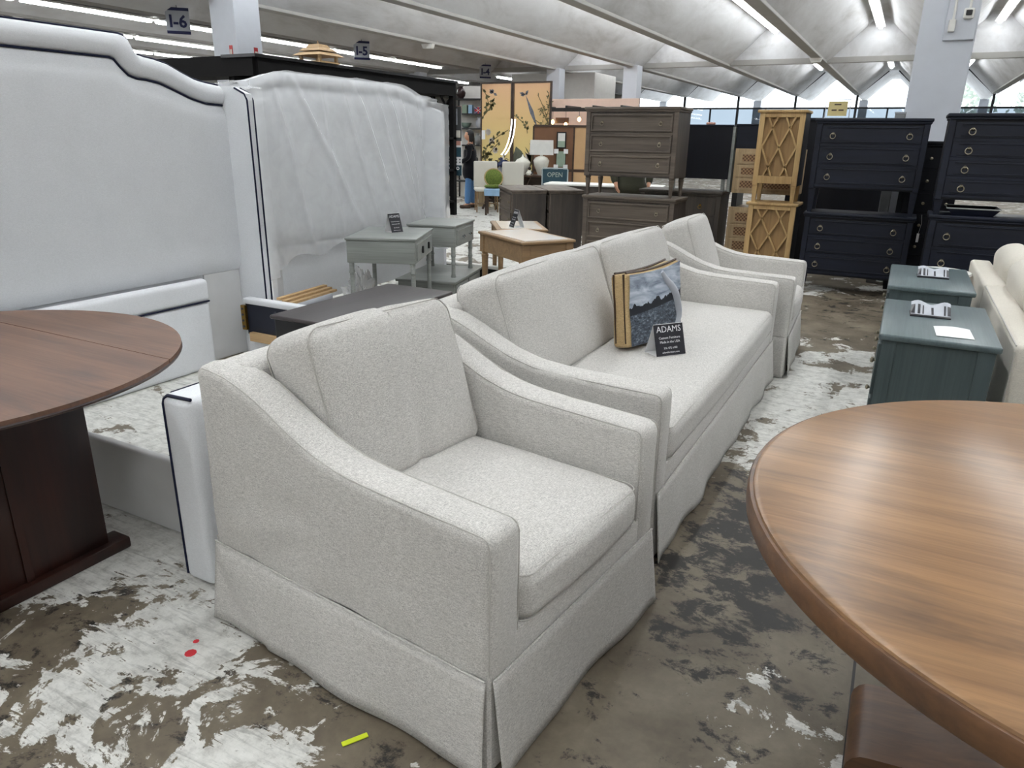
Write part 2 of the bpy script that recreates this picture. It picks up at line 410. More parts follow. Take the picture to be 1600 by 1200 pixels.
struct('wall_back', MB().box(XL, XR, Y0-.2, Y0, 0, 4.7), 'far_wall')
struct('wall_front', MB().box(XL, VAL[5], Y1, Y1+.2, 0, 4.7), 'far_wall')
# glazed front: posts under the valleys, a transom, upper and lower panes
win = bpy.data.objects.new('window_1', None); COL.objects.link(win); win['kind'] = 'structure'; win.location = (0, Y1, 0)
gv = VAL[5:]
for v in gv: part('post', MB().box(v-.05, v+.05, -.06, .06, 0, 3.6), 'mullion', win)
part('transom', MB().box(gv[0], gv[-1], -.05, .05, 2.98, 3.06), 'mullion', win)
for v in gv[:-1]:
    part('mullion', MB().box(v+1.29, v+1.36, -.04, .04, 0, 2.98), 'mullion', win)
    part('pane', MB().prism([(3.06, v+.05), (3.06, v+2.6), (3.6, v+2.6), (4.59, v+1.525), (4.59, v+1.125), (3.6, v+.05)], 1, -.006, .006), 'clear_glass', win)
    for a, b in ((v+.05, v+1.29), (v+1.36, v+2.6)): part('pane', MB().box(a, b, -.006, .006, .05, 2.98), 'tinted_glass', win)
    for s in (-1, 1):
        c = v+1.325; part('frame_bar', MB().tube([(c+s*1.27, 0, 3.6), (c+s*.2, 0, 4.57)], .035, 4), 'mullion', win)
# outside: canopy of the same folded roof, its posts, ground, trees
struct('ceiling_canopy', folded(Y1+.05, Y1+5.5), 'ceiling_plaster')
struct('ground', MB().box(-120, 120, Y1+.25, 200, -.15, -.05), 'asphalt')
for v in gv[::2]: tag(part('canopy_post', MB().rbox(v-.2, v+.2, Y1+5, Y1+5.4, -.05, 3.6, .02), 'column_white'), 'white post carrying the canopy outside the glass front', 'post', 'canopy posts outside the windows')
for (tx, ty, th, lb) in ((2.9, 66, 6.2, 'pale leafy tree outside the window beside the thick white column'), (8.5, 72, 6.0, 'pale round tree outside, far beyond the navy dressers'), (13, 70, 5.5, 'small pale tree outside beyond the right end of the windows')):
    t = thing('tree', lb, 'tree', (tx, ty, -.05))
    part('trunk', MB().tube([(0, 0, 0), (.05, 0, 1.5), (0, .1, 3)], [.2, .16, .1], 7), 'bark', t)
    mb = MB()
    for k in range(420):
        d = Vector((random.gauss(0, 1), random.gauss(0, 1), random.gauss(0, .8))).normalized()*random.uniform(.5, 1)
        p = Vector((d.x*2.4, d.y*2.4, 3.0+(th-3.0)*.5+d.z*(th-2.4)*.5)); a = Vector((random.uniform(-1, 1), random.uniform(-1, 1), random.uniform(-1, 1)))*.22; b = a.cross(Vector((random.random(), random.random(), .3))).normalized()*.18
        mb.add([p-a, p+b, p+a, p-b], [(0, 1, 2, 3)])
    part('crown', mb, 'leaf_green', t)['kind'] = 'stuff'  # bright outdoor haze painted into the pale leaf colour

# ------------------------------------------------------------------ lamps of the hall
def fixture(label, group):
    t = thing('fluorescent_light', label, 'light', (0, 0, 0), 0, group)
    part('housing', MB().box(-.11, .11, -1.2, 1.2, .05, .075), 'off_white', t); part('stem', MB().box(-.03, .03, -1.0, 1.0, .075, .22 if 'ridge' in label else .10), 'off_white', t)
    part('diffuser', MB().rbox(-.045, .045, -1.19, 1.19, 0, .05, .015), 'tube', t)
    return t
fx = [fixture('fluorescent strip light along a flat ceiling ridge', 'strip lights on the ceiling ridges'), fixture('fluorescent strip light under a ceiling valley in the long side rows', 'strip lights under the valley beams')]
used = [False, False]
def lamp(k, x, y, z):
    if not used[k]: fx[k].location = (x, y, z); used[k] = True
    else: clone(fx[k], None, (x, y, z))
for j in range(-2, 5):
    x = 1.425-2.65*j
    for q in range(12): lamp(0, x, 21.9-2.5*q, 4.36)
    for q in range(4): lamp(0, x, 25.2+2.9*q, 4.36)
for x in (-13.15, -15.8, -18.45):
    for q in range(11): lamp(1, x, 19.0-2.5*q-(1.0 if x < -15 else 0), 3.46)
    lamp(1, x, 25.0, 3.46)
# aisle signs hung on the strip lights
def aisle_sign(body, y, z, w):
    t = thing('aisle_sign', 'white hanging aisle sign reading %s in navy letters' % body, 'sign', (-12.84, y, z))
    d = Vector((.70, .71, 0)); t.rotation_euler = (0, 0, math.atan2(d.y, d.x))
    part('board', MB().box(-w/2, w/2, -.01, .01, -w*.5, w*.5), 'sign_gray', t)
    part('bar', MB().box(-w/2, w/2, -.016, -.01, w*.42, w*.55), 'sign_navy', t); part('bar', MB().box(-w/2, w/2, -.016, -.01, -w*.55, -w*.42), 'sign_navy', t)
    text('lettering', body, w*.72, 'sign_navy', t, facing((0, -.014, -.02), (1, 0, 0)), bold=.008)
    part('hook', MB().tube([(0, 0, w*.5), (0, 0, w*.5+.06)], .006, 4), 'dark_gray', t)
aisle_sign('I-6', 10.55, 3.52, .42); aisle_sign('I-5', 16.05, 3.55, .40); aisle_sign('I-4', 22.4, 3.55, .38); aisle_sign('I-3', 27.2, 3.55, .38); aisle_sign('I-2', 31.2, 3.4, .38)
# vents and small devices on the ceiling slopes
for (px, y, s, lb) in ((-6.9, 18.5, 1, 'square gray air vent on the ceiling slope above the brown dressers'), (-6.9, 27.5, 1, 'gray air vent on the far ceiling slope beyond the cross beam'), (-6.2, 31.5, 1, 'small gray air vent on the far ceiling slope close to the windows'),
                       (.62+2.65-.3, 25, -1, 'small square vent on the slope right of the thick column'), (.62+2.65-.5, 29, -1, 'small square vent on the far slope right of the thick column')):
    k = math.floor((px-.1)/2.65); v = .1+2.65*k; u = px-v
    z = 3.6+(u-.1)*.966 if u < 1.125 else 3.6+(2.55-u)*.966
    sl = math.atan(.966)*(1 if u < 1.125 else -1)
    t = thing('ceiling_vent', lb, 'vent', (px, y, z-.01)); t.rotation_euler = (0, -sl, 0)
    part('frame', MB().rbox(-.17, .17, -.17, .17, -.03, .0, .008), 'sign_gray', t)
    for q in range(4): part('slat', MB().box(-.14, .14, -.13+q*.07, -.10+q*.07, -.036, -.03), 'mid_gray', t)
for (x, y, lb) in ((-2.55, 21.6, 'small white emergency light under the valley beam beside a ridge strip light'), (-10.5, 15.6, 'small white emergency light under the valley beam left of the brown dressers'), (-10.5, 26.5, 'white device under the beam beyond the cross beam')):
    t = thing('emergency_light', lb, 'light fitting', (x, y, 3.56))
    part('case', MB().prism([(0, -.16), (0, .16), (-.10, .11), (-.10, -.11)], 1, -.06, .06), 'off_white', t)
    part('bracket', MB().box(-.08, .08, -.03, .03, -.02, .02), 'mid_gray', t)
# columns
def column(x0, x1, y0, lb):
    t = thing('column', lb, 'column', ((x0+x1)/2, y0+(x1-x0)/2, 0)); h = (x1-x0)/2
    part('shaft', MB().rbox(-h, h, -h, h, 0, 3.6, .012), 'column_white', t)
    return t
c = column(-10.54, -9.99, 9.3, 'white square column behind the black shelving with two red notices')
for (fx_, axis) in ((.12, 0), (.10, 1)):
    if axis == 0:
        part('notice', MB().box(-.02+fx_, .05+fx_, -.283, -.275, 2.42, 2.86), 'red_print', c); part('notice_text', MB().box(-.008+fx_, .038+fx_, -.288, -.283, 2.44, 2.80), 'blossom_print', c)
    else:
        part('notice', MB().box(.275, .283, -.02+fx_, .06+fx_, 2.42, 2.86), 'red_print', c); part('notice_text', MB().box(.283, .288, -.006+fx_, .046+fx_, 2.44, 2.80), 'blossom_print', c)
c = column(-.13, .39, 9.3, 'thick white square column behind the navy dressers, with a wall plate')
part('wall_plate', MB().rbox(-.03, .25, -.29, -.255, 2.51, 3.6, .008), 'column_white', c)
part('conduit_box', MB().rbox(.0, .062, -.34, -.29, 2.585, 2.70, .01), 'off_white', c)
part('conduit', MB().tube([(.035, -.305, 2.70), (.035, -.305, 3.6)], .012, 8), 'off_white', c); part('conduit', MB().tube([(.165, -.305, 2.80), (.165, -.305, 3.6)], .012, 8), 'off_white', c)
a = part('alarm', MB().rbox(.115, .21, -.33, -.29, 2.70, 2.80, .015), 'off_white', c); part('alarm_lens', MB().rbox(.135, .19, -.345, -.33, 2.73, 2.78, .008), 'black_metal', a)
column(-8.05, -7.6, 22.4, 'slim white column under the far cross beam, above the brown dressers')
column(-15.9, -15.45, 22.4, 'slim white column far behind the black shelving')
column(-10.7, -10.25, 22.6, 'slim white column behind the gold screens')

# ================================================================== SLIPCOVERED SEATING
def interp(tab, x):
    for (a, p), (b, q) in zip(tab, tab[1:]):
        if b <= x <= a: t = (a-x)/(a-b); return p+(q-p)*t
    return tab[-1][1]
ARM = [(0, .668), (-.2, .674), (-.42, .682), (-.52, .694), (-.62, .722), (-.70, .757), (-.78, .797), (-.86, .832), (-.94, .853), (-1.02, .862), (-1.2, .862)]
def wrinkle(p, amp, sc=6): return amp*noise.noise(Vector(p)*sc)
CREASES = [(-1.05, .34, -.55, .50, .013), (-.98, .66, -.80, .63, .011), (-.80, .60, -.55, .56, .008), (-1.02, .76, -.85, .74, .010), (-.35, .40, -.18, .34, .007), (-.62, .63, -.52, .52, .007)]
def fold_at(x, z):
    f = 0
    for (x0, z0, x1, z1, a) in CREASES:
        dx, dz = x1-x0, z1-z0; l2 = dx*dx+dz*dz; t_ = max(0, min(1, ((x-x0)*dx+(z-z0)*dz)/l2)); d = math.hypot(x-x0-t_*dx, z-z0-t_*dz); f += a*math.exp(-(d/.016)**2)*math.sin(PI*min(1, max(0, t_*.9+.05)))
    return f
def welt(path, r=.0022): return MB().tube(path, r, 5)
def rrect(hx, hy, r, n=5):
    q = []
    for cx, cy, a0 in ((hx-r, hy-r, 0), (-hx+r, hy-r, PI/2), (-hx+r, -hy+r, PI), (hx-r, -hy+r, 3*PI/2)):
        for k in range(n+1):
            a = a0+PI/2*k/n; q.append((cx+r*math.cos(a), cy+r*math.sin(a)))
    return q
def slip_seat(name, label, cat, W, D, nback, loc, rz, crease=False, seed=0, wave=1.0):
    t = thing(name, label, cat, loc, rz); aw = .13; zb = .285
    off = Vector((seed*7.3, seed*3.1, 0))
    # arms
    for s in (-1, 1):
        yo, yi = s*W/2, s*(W/2-aw)
        st = [0, -.006, -.016, -.032] + [-.05-.022*k for k in range(int((D-.10)/.022))] + [-D+.045, -D+.02, -D+.006, -D]
        secs = []
        for x in st:
            e = 0
            if x > -.033: e = .030*(1-math.sqrt(max(0, 1-(1+x/.032)**2)))
            if x < -D+.046: e = .03*(1-math.sqrt(max(0, 1-(1-(x+D)/.045)**2)))
            h = interp(ARM, x)-e; r = .028
            A, B = (yo-s*e, yi+s*e)
            P = [(A, zb+(h-r-zb)*k/12) for k in range(12)]
            for k in range(5):
                an = PI/2*k/4; P.append((A-s*(r-r*math.cos(an)), h-r+r*math.sin(an)))
            P.append(((A+B)/2, h+.005))
            for k in range(5):
                an = PI/2*k/4; P.append((B+s*(r-r*math.sin(an)), h-r+r*math.cos(an)))
            P += [(B, zb+(h-zb)*.5), (B, zb)]
            q = []
            for (y, z) in P:
                w_ = wrinkle((x*1.0+off.x, y*3+s, z), .006, 5)+wrinkle((x+off.x, y+s, z), .004, 14)
                fl = max(0, min(1, (.66-z)/.2)) if abs(y-yo) < .05 else 0; w_ += (fold_at(x, z)*(s < 0) if abs(y-yo) < .04 and z < h-.02 else 0)
                q.append((x, y+s*w_*(.4+fl), z+(w_*.35 if z > .5 else 0)))
            secs.append(q)
        n = len(secs[0]); mb = MB()
        for q in secs: mb.v += q
        for i in range(len(secs)-1):
            for k in range(n-1): mb.f.append((i*n+k, i*n+k+1, (i+1)*n+k+1, (i+1)*n+k))
        mb.f += [tuple(range(n)), tuple((len(secs)-1)*n+k for k in range(n))]
        arm = part('armrest', mb, 'linen', t, 60)
        for edge in (yo-s*.008, yi+s*.008):
            side = 1 if abs(edge-yo) < .02 else 0
            path = [(x, edge, interp(ARM, x)-.007) for x in [-D+.04+.05*k for k in range(int((D-.05)/.05))]] + [(-.028, edge, interp(ARM, 0)-.007), (-.014, edge, interp(ARM, 0)-.014), (-.0085, edge, interp(ARM, 0)-.032), (-.0075, edge, .55), (-.0075, edge, zb+.01)]
            part('piping', welt(path), 'linen_cord', arm, 60)
    # back frame
    def bf(q, u):
        q = q.copy(); q.x += wrinkle((q.x, q.y+off.x, q.z), .006, 4); q.z += (.012*math.cos(u.y*PI*.5) if u.z > 0 else 0); return q
    part('back_frame', MB().rbox(-D+.002, -D+.15, -W/2+aw*.5, W/2-aw*.5, .28, .862, .04, 3, 8, bf), 'linen', t, 60)
    # base and front rail
    part('base', MB().rbox(-D+.03, -.004, -W/2+.02, W/2-.02, .06, .36, .006), 'linen', t, 40)
    # seat cushion
    hw = W/2-aw-.006
    def sf(q, u):
        q = q.copy(); k = (1-u.x**4)*(1-u.y**4)
        if u.z > 0: q.z += .028*k*max(0, u.z)
        q.x += (.016*(1-u.y**2) if u.x > .5 else 0)
        q += Vector((wrinkle((q.x, q.y+off.x, q.z), .004, 5),)*3)*.8
        return q
    sc = part('seat_cushion', MB().rbox(-.80, .005, -hw, hw, .352, .502, .045, 4, 12, sf), 'linen', t, 60)
    for zz, rr in ((.492, .036), (.362, .036)):
        path = [(-.3975+x+(.014*(1-(y/hw)**2) if x > .3 else 0), y, zz) for x, y in rrect(.4025-.008, hw-.007, rr)]
        path = [p for p in path]
        mbp = MB().tube(path, .0022, 5, True); part('piping', mbp, 'linen_cord', sc, 60)
    # back cushions
    bw = (2*hw-.01*(nback-1))/nback
    for k in range(nback):
        y0 = -hw+k*(bw+.01); hh = .255; th = .105
        def cf(q, u):
            q = q.copy(); k2 = (1-abs(u.y)**3)*(1-abs(u.z)**3)
            q.x += (.05 if u.x > 0 else -.02)*k2*abs(u.x)
            q.z += (.014*(1-u.y**2) if u.z > 0 else 0)
            ey = abs(u.y)
            if u.z > .2: q.z -= .012*max(0, ey-.8)*4*.5
            if crease:
                d = abs(q.y-.012-.02*u.z); q.x -= .020*math.exp(-(d/.018)**2)*(u.x > 0)
                if u.z > .5: q.z -= .012*math.exp(-(d/.02)**2)
            pl = max(0, u.z)*.5+.5
            if u.x > 0: q.x += .007*pl*math.sin(q.y*70+4*noise.noise(Vector((q.y*6, q.z*3, seed+k))))*max(0, (u.z-.1))*(ey < .95)*noise.noise(Vector((q.y*5+seed, k, 2)))
            q += Vector((1, .3, .5))*wrinkle((q.x+k*3+off.x, q.y, q.z), .012, 4)
            return q
        c_ = part('back_cushion', MB().rbox(-th, th, -bw/2, bw/2, -hh, hh, .048, 4, 16, cf), 'linen', t, 60, loc=(-.775, y0+bw/2, .712), rot=(0, -math.radians(19), 0))
        loop = rrect(bw/2-.012, hh-.010, .05)
        for xx in (th-.012, -th+.012):
            path = []
            for (y, z) in loop:
                p = cf(Vector((xx, y*1.003, z+.003)), Vector((xx/th, y/(bw/2), z/hh))); path.append(p)
            part('piping', MB().tube(path, .0022, 5, True), 'linen_cord', c_, 60)
        if crease:
            path = []
            for q in range(13):
                z = hh*.95-q*hh*1.9/12; p = cf(Vector((th, .012+.02*z/hh, z)), Vector((1, .05, z/hh))); path.append(p+Vector((-.002, 0, 0)))
            part('center_seam', MB().tube(path, .003, 5), 'linen_cord', c_, 60)
    # skirt panels with open corner pleats
    def skirt(p0, p1, nrm, ph):
        p0, p1, nrm = Vector(p0), Vector(p1), Vector(nrm); ln = (p1-p0).length; nu = max(10, int(ln/.014))
        d = (p1-p0).normalized()
        def fn(u, v):
            a = 1-v
            wv = math.sin(u*ln*9+ph)*.35+math.sin(u*ln*17+ph*2)*.3+noise.noise(Vector((u*ln*3, ph, 0)))*.9
            end = min(1, min(u, 1-u)*ln/.06)
            u0 = .012+.23*a**1.6; fo = .016/(1+math.exp(-(u-u0)*ln/.006))*min(1, a*4)*(1-.8*min(1, u*1.6)) if (seed == 1 and nrm.y < 0) else 0
            o_ = fo+.004+.026*a+wave*.013*wv*a**1.3+(1-end)*.006*a
            pt = p0+(p1-p0)*u+nrm*o_+d*(.012*a*(u-.5)*2)
            return (pt.x, pt.y, zb-(zb-.012-.008*max(0, noise.noise(Vector((u*ln*2, ph, 5)))))*a)
        mb = MB().grid(fn, nu, 8)
        o = part('skirt', mb, 'linen', t, 70)
        m_ = o.modifiers.new('cloth thickness', 'SOLIDIFY'); m_.thickness = .004
        seam = [Vector(fn(k/nu, 1.0))+nrm*.002 for k in range(nu+1)]
        part('piping', MB().tube(seam, .0025, 5), 'linen', o, 60)
    e = .012
    skirt((0, -W/2+e, 0), (0, W/2-e, 0), (1, 0, 0), seed+.3)
    for s in (-1, 1): skirt((-D+e, s*W/2, 0), (-e, s*W/2, 0), (0, s, 0), seed+2+s)
    skirt((-D, -W/2+e, 0), (-D, W/2-e, 0), (-1, 0, 0), seed+5)
    for x, y in ((-.004, -W/2+.004), (-.004, W/2-.004), (-D+.004, -W/2+.004), (-D+.004, W/2-.004)):
        sx = -1 if x > -.5 else 1; sy = 1 if y < 0 else -1
        P = [(x+sx*.10, y-sy*.001), (x+sx*.012, y+sy*.004), (x+sx*.004, y+sy*.012), (x-sx*.001, y+sy*.10)]
        mb = MB(); mb.v = [(px-sx*.012*(1-z), py-sy*.012*(1-z), .02 if z == 0 else zb) for z in (0, 1) for px, py in P]
        mb.f = [(k, k+1, 5+k, 4+k) for k in range(3)]
        o = part('pleat', mb, 'linen', t); o.modifiers.new('cloth thickness', 'SOLIDIFY').thickness = .004
        part('foot', MB().rbox(x+sx*.05-.03, x+sx*.05+.03, y+sy*.05-.03, y+sy*.05+.03, 0, .07, .005), 'black_satin', t)
    return t
slip_seat('armchair', 'light gray linen slipcovered armchair with a creased single back cushion', 'armchair', .90, 1.09, 1, (-.612, 1.645, 0), math.radians(-7.4), True, 1)
slip_seat('sofa', 'long light gray linen slipcovered sofa with bench seat and two back cushions', 'sofa', 2.49, 1.05, 2, (-.602, 3.555, 0), math.radians(-.4), False, 2, 1.35)
slip_seat('armchair', 'light gray linen armchair at the far end of the long sofa, by the navy dressers', 'armchair', .90, 1.05, 1, (-.53, 5.365, 0), math.radians(2), False, 3)
# pillow on the sofa
t = thing('throw_pillow', 'boxed throw pillow with a black and white landscape print and burlap sides', 'pillow', (-1.045, 3.47, .718)); t.rotation_euler = (math.radians(-3), math.radians(-9), math.radians(-13))
def pf(q, u):
    q = q.copy(); q.x += .02*(1-u.y**2)*(1-u.z**2)*(1 if u.x > 0 else -1); q.z += .02*u.y*(u.z > .5)-.012*(1-u.y**2)*(u.z > .5); q += Vector((1, 1, 1))*wrinkle(q, .008, 9); return q
part('body', MB().rbox(-.05, .05, -.25, .25, -.185, .185, .018, 2, 8, pf), 'burlap', t, 60)
def face(u, v):
    y, z = -.243+.486*u, -.180+.360*v; p = pf(Vector((.05, y, z)), Vector((1, y/.25, z/.185))); return (p.x+.003, p.y, p.z)
part('printed_face', MB().grid(face, 14, 12), 'landscape_print', t, 60, label='black and white landscape print')
pts = []
for k in range(13):
    a = k/12; y = .05+.15*math.sin(a*1.75)-.10*max(0, a-.72)*2; z = .165-.33*a
    p = pf(Vector((.05, y, z)), Vector((1, y/.25, z/.185))); pts.append(Vector((p.x+.004, p.y, p.z)))
part('arched_trunk', MB().tube(pts, [.012+.014*math.sin(PI*k/12) for k in range(13)], 6), 'sign_gray', t, 60, label='pale arched branch of the print')
for yy in (-.250,):
    for xx in (-.03, .025): part('stripe', MB().tube([(xx+wrinkle((0, 0, k), .004), yy, -.165+.33*k/8) for k in range(9)], .008, 5, flat=.5), 'brown_dark', t)
for xx in (-.03, .032): part('stripe', MB().tube([(xx, -.24+.48*k/8, .19+.02*(-1+k/4)-.012*(1-(-1+k/4)**2)) for k in range(9)], .006, 5), 'brown_dark', t)

def tent_card(name, label, loc, rz, w, h, d, lines, fmat='card_black', strip=None):
    t = thing(name, label, 'card', loc, rz)          # printed face looks along local +x
    th = .0015
    for s, m in ((1, fmat), (-1, 'paper')):
        mb = MB(); a = Vector((s*d/2, 0, 0)); b = Vector((0, 0, h)); n = Vector((h*s, 0, d/2)).normalized()*th
        mb.v = [tuple(q+Vector((0, y, 0))) for q in (a, b, b-n, a-n) for y in (-w/2, w/2)]
        mb.f = [(0, 1, 3, 2), (4, 5, 7, 6), (0, 1, 7, 6), (2, 3, 5, 4), (0, 2, 4, 6), (1, 3, 5, 7)]
        part('printed_face' if s > 0 else 'back_face', mb, m, t)
    part('fold_base', MB().box(-d/2, d/2, -w/2, w/2, 0, .001), 'paper', t)
    up = Vector((-d/2, 0, h)).normalized(); nn = Vector((h, 0, d/2)).normalized()
    ln = math.hypot(h, d/2)
    for (s, size, pos) in lines:
        P = Vector((d/2, 0, 0))+up*(ln*pos)+nn*.001
        text('lettering', s, size, 'text_white', t, facing(P, (0, 1, 0), up), ext=.0003)
    if strip:
        P = [Vector((d/2, 0, 0))+up*(ln*q)+nn*.001 for q in strip[:2]]
        part('picture', MB().add([P[0]+Vector((0, -w*.45, 0)), P[0]+Vector((0, w*.45, 0)), P[1]+Vector((0, w*.45, 0)), P[1]+Vector((0, -w*.45, 0))], [(0, 1, 2, 3)]), strip[2], t)
    return t
def ADAMS_LINES(k): return [('ADAMS', .042*k, .82), ('Custom Furniture', .0165*k, .56), ('Made in the USA', .0165*k, .43), ('336 472 6102', .014*k, .24), ('adamsfurniture.com', .012*k, .11)]
tent_card('tent_card', 'black tent card reading ADAMS Custom Furniture standing on the long sofa', (-.885, 3.29, .533), math.atan2(-.13*.55, .09), .165, .145, .10,
          ADAMS_LINES(1))

# ================================================================== TABLES IN FRONT
def disc(mb, r, z0, z1, rr=.008, n=72, c=(0, 0)):
    return mb.lathe([(r-.06, z0), (r-.012, z0), (r-.004, z0+.006), (r, z0+.016), (r, z1-rr*1.6), (r-rr*.4, z1-rr*.5), (r-rr*1.4, z1)], n, (c[0], c[1], 0))
t = thing('round_table', 'large round brown wood table with a thick edge and trestle foot', 'table', (.62, 1.74, 0))
part('tabletop', disc(MB(), .832, .705, .76, .01, 96), 'brown_top', t, 35)
part('edge_band', MB().lathe([(.80, .700), (.838, .700), (.841, .708), (.841, .742), (.837, .750), (.80, .750)], 96), 'brown_edge', t, 35)
part('apron', MB().lathe([(.50, .60), (.52, .60), (.52, .70), (.50, .70)], 48), 'brown_edge', t, 35)
def foot_profile(sg):
    P = [(0, 0), (.50, 0)]
    for k in range(9):
        a = -PI/2+PI*k/8; P.append((.47+.05*math.cos(a), .055+.055*math.sin(a)))
    P += [(.40, .118), (.30, .14), (.20, .18), (.12, .24), (.0, .26)]
    return [(z, sg*x) for x, z in P]
part('foot', MB().prism(foot_profile(-1), 1, -.15, .13), 'brown_edge', t, 40); part('foot', MB().prism(foot_profile(1), 1, -.15, .13), 'brown_edge', t, 40)
part('pedestal', MB().lathe([(.17, .22), (.19, .26), (.13, .32), (.10, .42), (.15, .52), (.20, .58), (.20, .62)], 24), 'brown_edge', t, 40)

t = thing('drop_leaf_table', 'dark reddish brown round wooden table with a leaf seam and slab legs', 'table', (-2.79, 1.13, 0))
def dpart(y0, y1, R=.775):
    P = []
    N = 80
    for k in range(N):
        a = 2*PI*k/N; x, y = R*math.cos(a), R*math.sin(a)
        P.append((x, y))
    out = []
    for (x, y) in P:
        yy = min(max(y, y0), y1)
        if yy != y:
            continue
        out.append((x, y))
    for yc in (y0, y1):
        if abs(yc) < R:
            xx = math.sqrt(R*R-yc*yc); out += [(-xx, yc), (xx, yc)]
    cx = sum(p[0] for p in out)/len(out); cy = sum(p[1] for p in out)/len(out)
    out.sort(key=lambda p: math.atan2(p[1]-cy, p[0]-cx)); return out
seam = .425
part('tabletop', MB().prism(dpart(-.8, seam-.0025), 2, .737, .76), 'dark_top', t)
part('table_leaf', MB().prism(dpart(seam+.0025, .8), 2, .737, .7595), 'dark_top', t)
part('rim', MB().torus((0, 0, .742), .770, .0075, 2, 80, 6), 'dark_base', t, 50)
for x in (.33, -.41):
    sl = part('slab_leg', MB().rbox(x, x+.045, -.29, .265, .04, .70, .006), 'dark_base', t, 30)
    part('edge_strip', MB().box(x+.046, x+.052, -.035, -.01, .04, .70), 'dark_base', sl)
    part('plinth', MB().rbox(x-.025, x+.075, -.40, .33, 0, .045, .008), 'dark_base', t, 30)
part('stretcher', MB().rbox(-.37, .33, -.03, .03, .30, .42, .005), 'dark_base', t); part('under_frame', MB().rbox(-.42, .40, -.42, .38, .69, .737, .005), 'dark_base', t)

# ================================================================== BEDS
OUT = [(2.02, 0), (2.02, .40), (2.01, .44), (1.965, .455), (1.925, .48), (1.912, .54), (1.908, .59), (1.89, .68), (1.85, .775), (1.815, .87), (1.80, .96), (1.79, 1.06)]
INN = [(1.89, 0), (1.89, .325), (1.845, .365), (1.805, .41), (1.79, .46), (1.788, .52), (1.775, .61), (1.74, .71), (1.70, .82), (1.675, .93), (1.67, 1.06)]
def resample(P, n):
    P = [Vector(p) for p in P]; L_ = [0]
    for a, b in zip(P, P[1:]): L_.append(L_[-1]+(b-a).length)
    out = []
    for k in range(n+1):
        s_ = L_[-1]*k/n
        for i in range(len(P)-1):
            if L_[i] <= s_ <= L_[i+1]+1e-9: out.append(P[i].lerp(P[i+1], (s_-L_[i])/max(1e-9, L_[i+1]-L_[i]))); break
    return out
OUT2 = [(1.98, 0), (1.98, .60), (1.967, .72), (1.935, .85), (1.895, .97), (1.875, 1.06)]; INN2 = [(z-.11, y) for z, y in OUT2]
def headboard(label, loc, rz, wings=True, piping=True, crest=0, hw=1.06, sy=1.0, OUT=OUT, INN=INN):
    t = thing('bed_headboard', label, 'headboard', loc, rz)           # front faces +x, width along y
    A = resample(OUT, 40); B = resample(INN, 40)
    full_o = [(-p.y*sy, p.x+crest) for p in A[::-1]]+[(p.y*sy, p.x+crest) for p in A[1:]]
    full_i = [(-p.y*sy, p.x+crest) for p in B[::-1]]+[(p.y*sy, p.x+crest) for p in B[1:]]
    n = len(full_o)
    # backing board
    part('backing', MB().prism([(-hw*sy, .05)]+[(y, z-.03) for y, z in full_o]+[(hw*sy, .05)], 0, -.07, -.02), 'white_fabric', t)
    # rounded border band along the crest
    mb = MB(); m = 9
    for (yo, zo), (yi, zi) in zip(full_o, full_i):
        for k in range(m):
            a = PI*k/(m-1); f = (1-math.cos(a))/2
            mb.v.append((-.02+.055*math.sin(a), yo+(yi-yo)*f, zo+(zi-zo)*f))
    for i in range(n-1):
        for k in range(m-1): mb.f.append((i*m+k, i*m+k+1, (i+1)*m+k+1, (i+1)*m+k))
    part('border_band', mb, 'white_fabric', t, 60)
    # padded panel below the band
    def panel(u, v):
        k = u*(n-1); i = min(int(k), n-2); f = k-i
        y = full_i[i][0]*(1-f)+full_i[i+1][0]*f; zt = full_i[i][1]*(1-f)+full_i[i+1][1]*f
        z = .60+(zt-.60)*v
        x = .034*min(1, (1-v)*12)**.5 if v > .9 else .034
        if v < .1: x = .034*math.sin(max(v, .0)*10*PI/2)**.6+.0
        return (x, y, z-(.0 if v > .05 else .0))
    part('padded_panel', MB().grid(panel, 60, 24), 'white_fabric', t, 70)
    part('lower_panel', MB().box(-.03, -.015, -hw*sy, hw*sy, .05, .64), 'white_fabric', t)
    if piping:
        part('piping', MB().tube([(-.018, y, z+.002) for y, z in full_o], .007, 6), 'navy_cord', t, 60); part('piping', MB().tube([(.006, y, z) for y, z in full_i], .0065, 6), 'navy_cord', t, 60)
    for s in (-1, 1):
        part('leg', MB().rbox(-.025, .0, s*hw*sy-(.30 if s > 0 else 0), s*hw*sy+(.30 if s < 0 else 0), 0, .60, .006), 'board_white', t)
        if wings:
            y0, y1 = sorted((s*hw*sy, s*(hw*sy+.05)))
            w_ = part('wing', MB().prism([(.0, -.06), (1.79+crest, -.06), (1.785+crest, .10), (1.74+crest, .225), (1.70+crest, .235), (0.0, .235)], 1, y0, y1), 'white_fabric', t)
            if piping:
                for yy in (y0, y1): part('piping', MB().tube([(.13, yy, 1.775+crest), (.215, yy, 1.738+crest), (.234, yy, 1.70+crest), (.237, yy, 1.2), (.237, yy, .02)], .006, 6), 'navy_cord', w_, 60)
    return t
headboard('white upholstered winged headboard with navy piping and a stepped crest', (-4.04, 2.52, 0), 0)
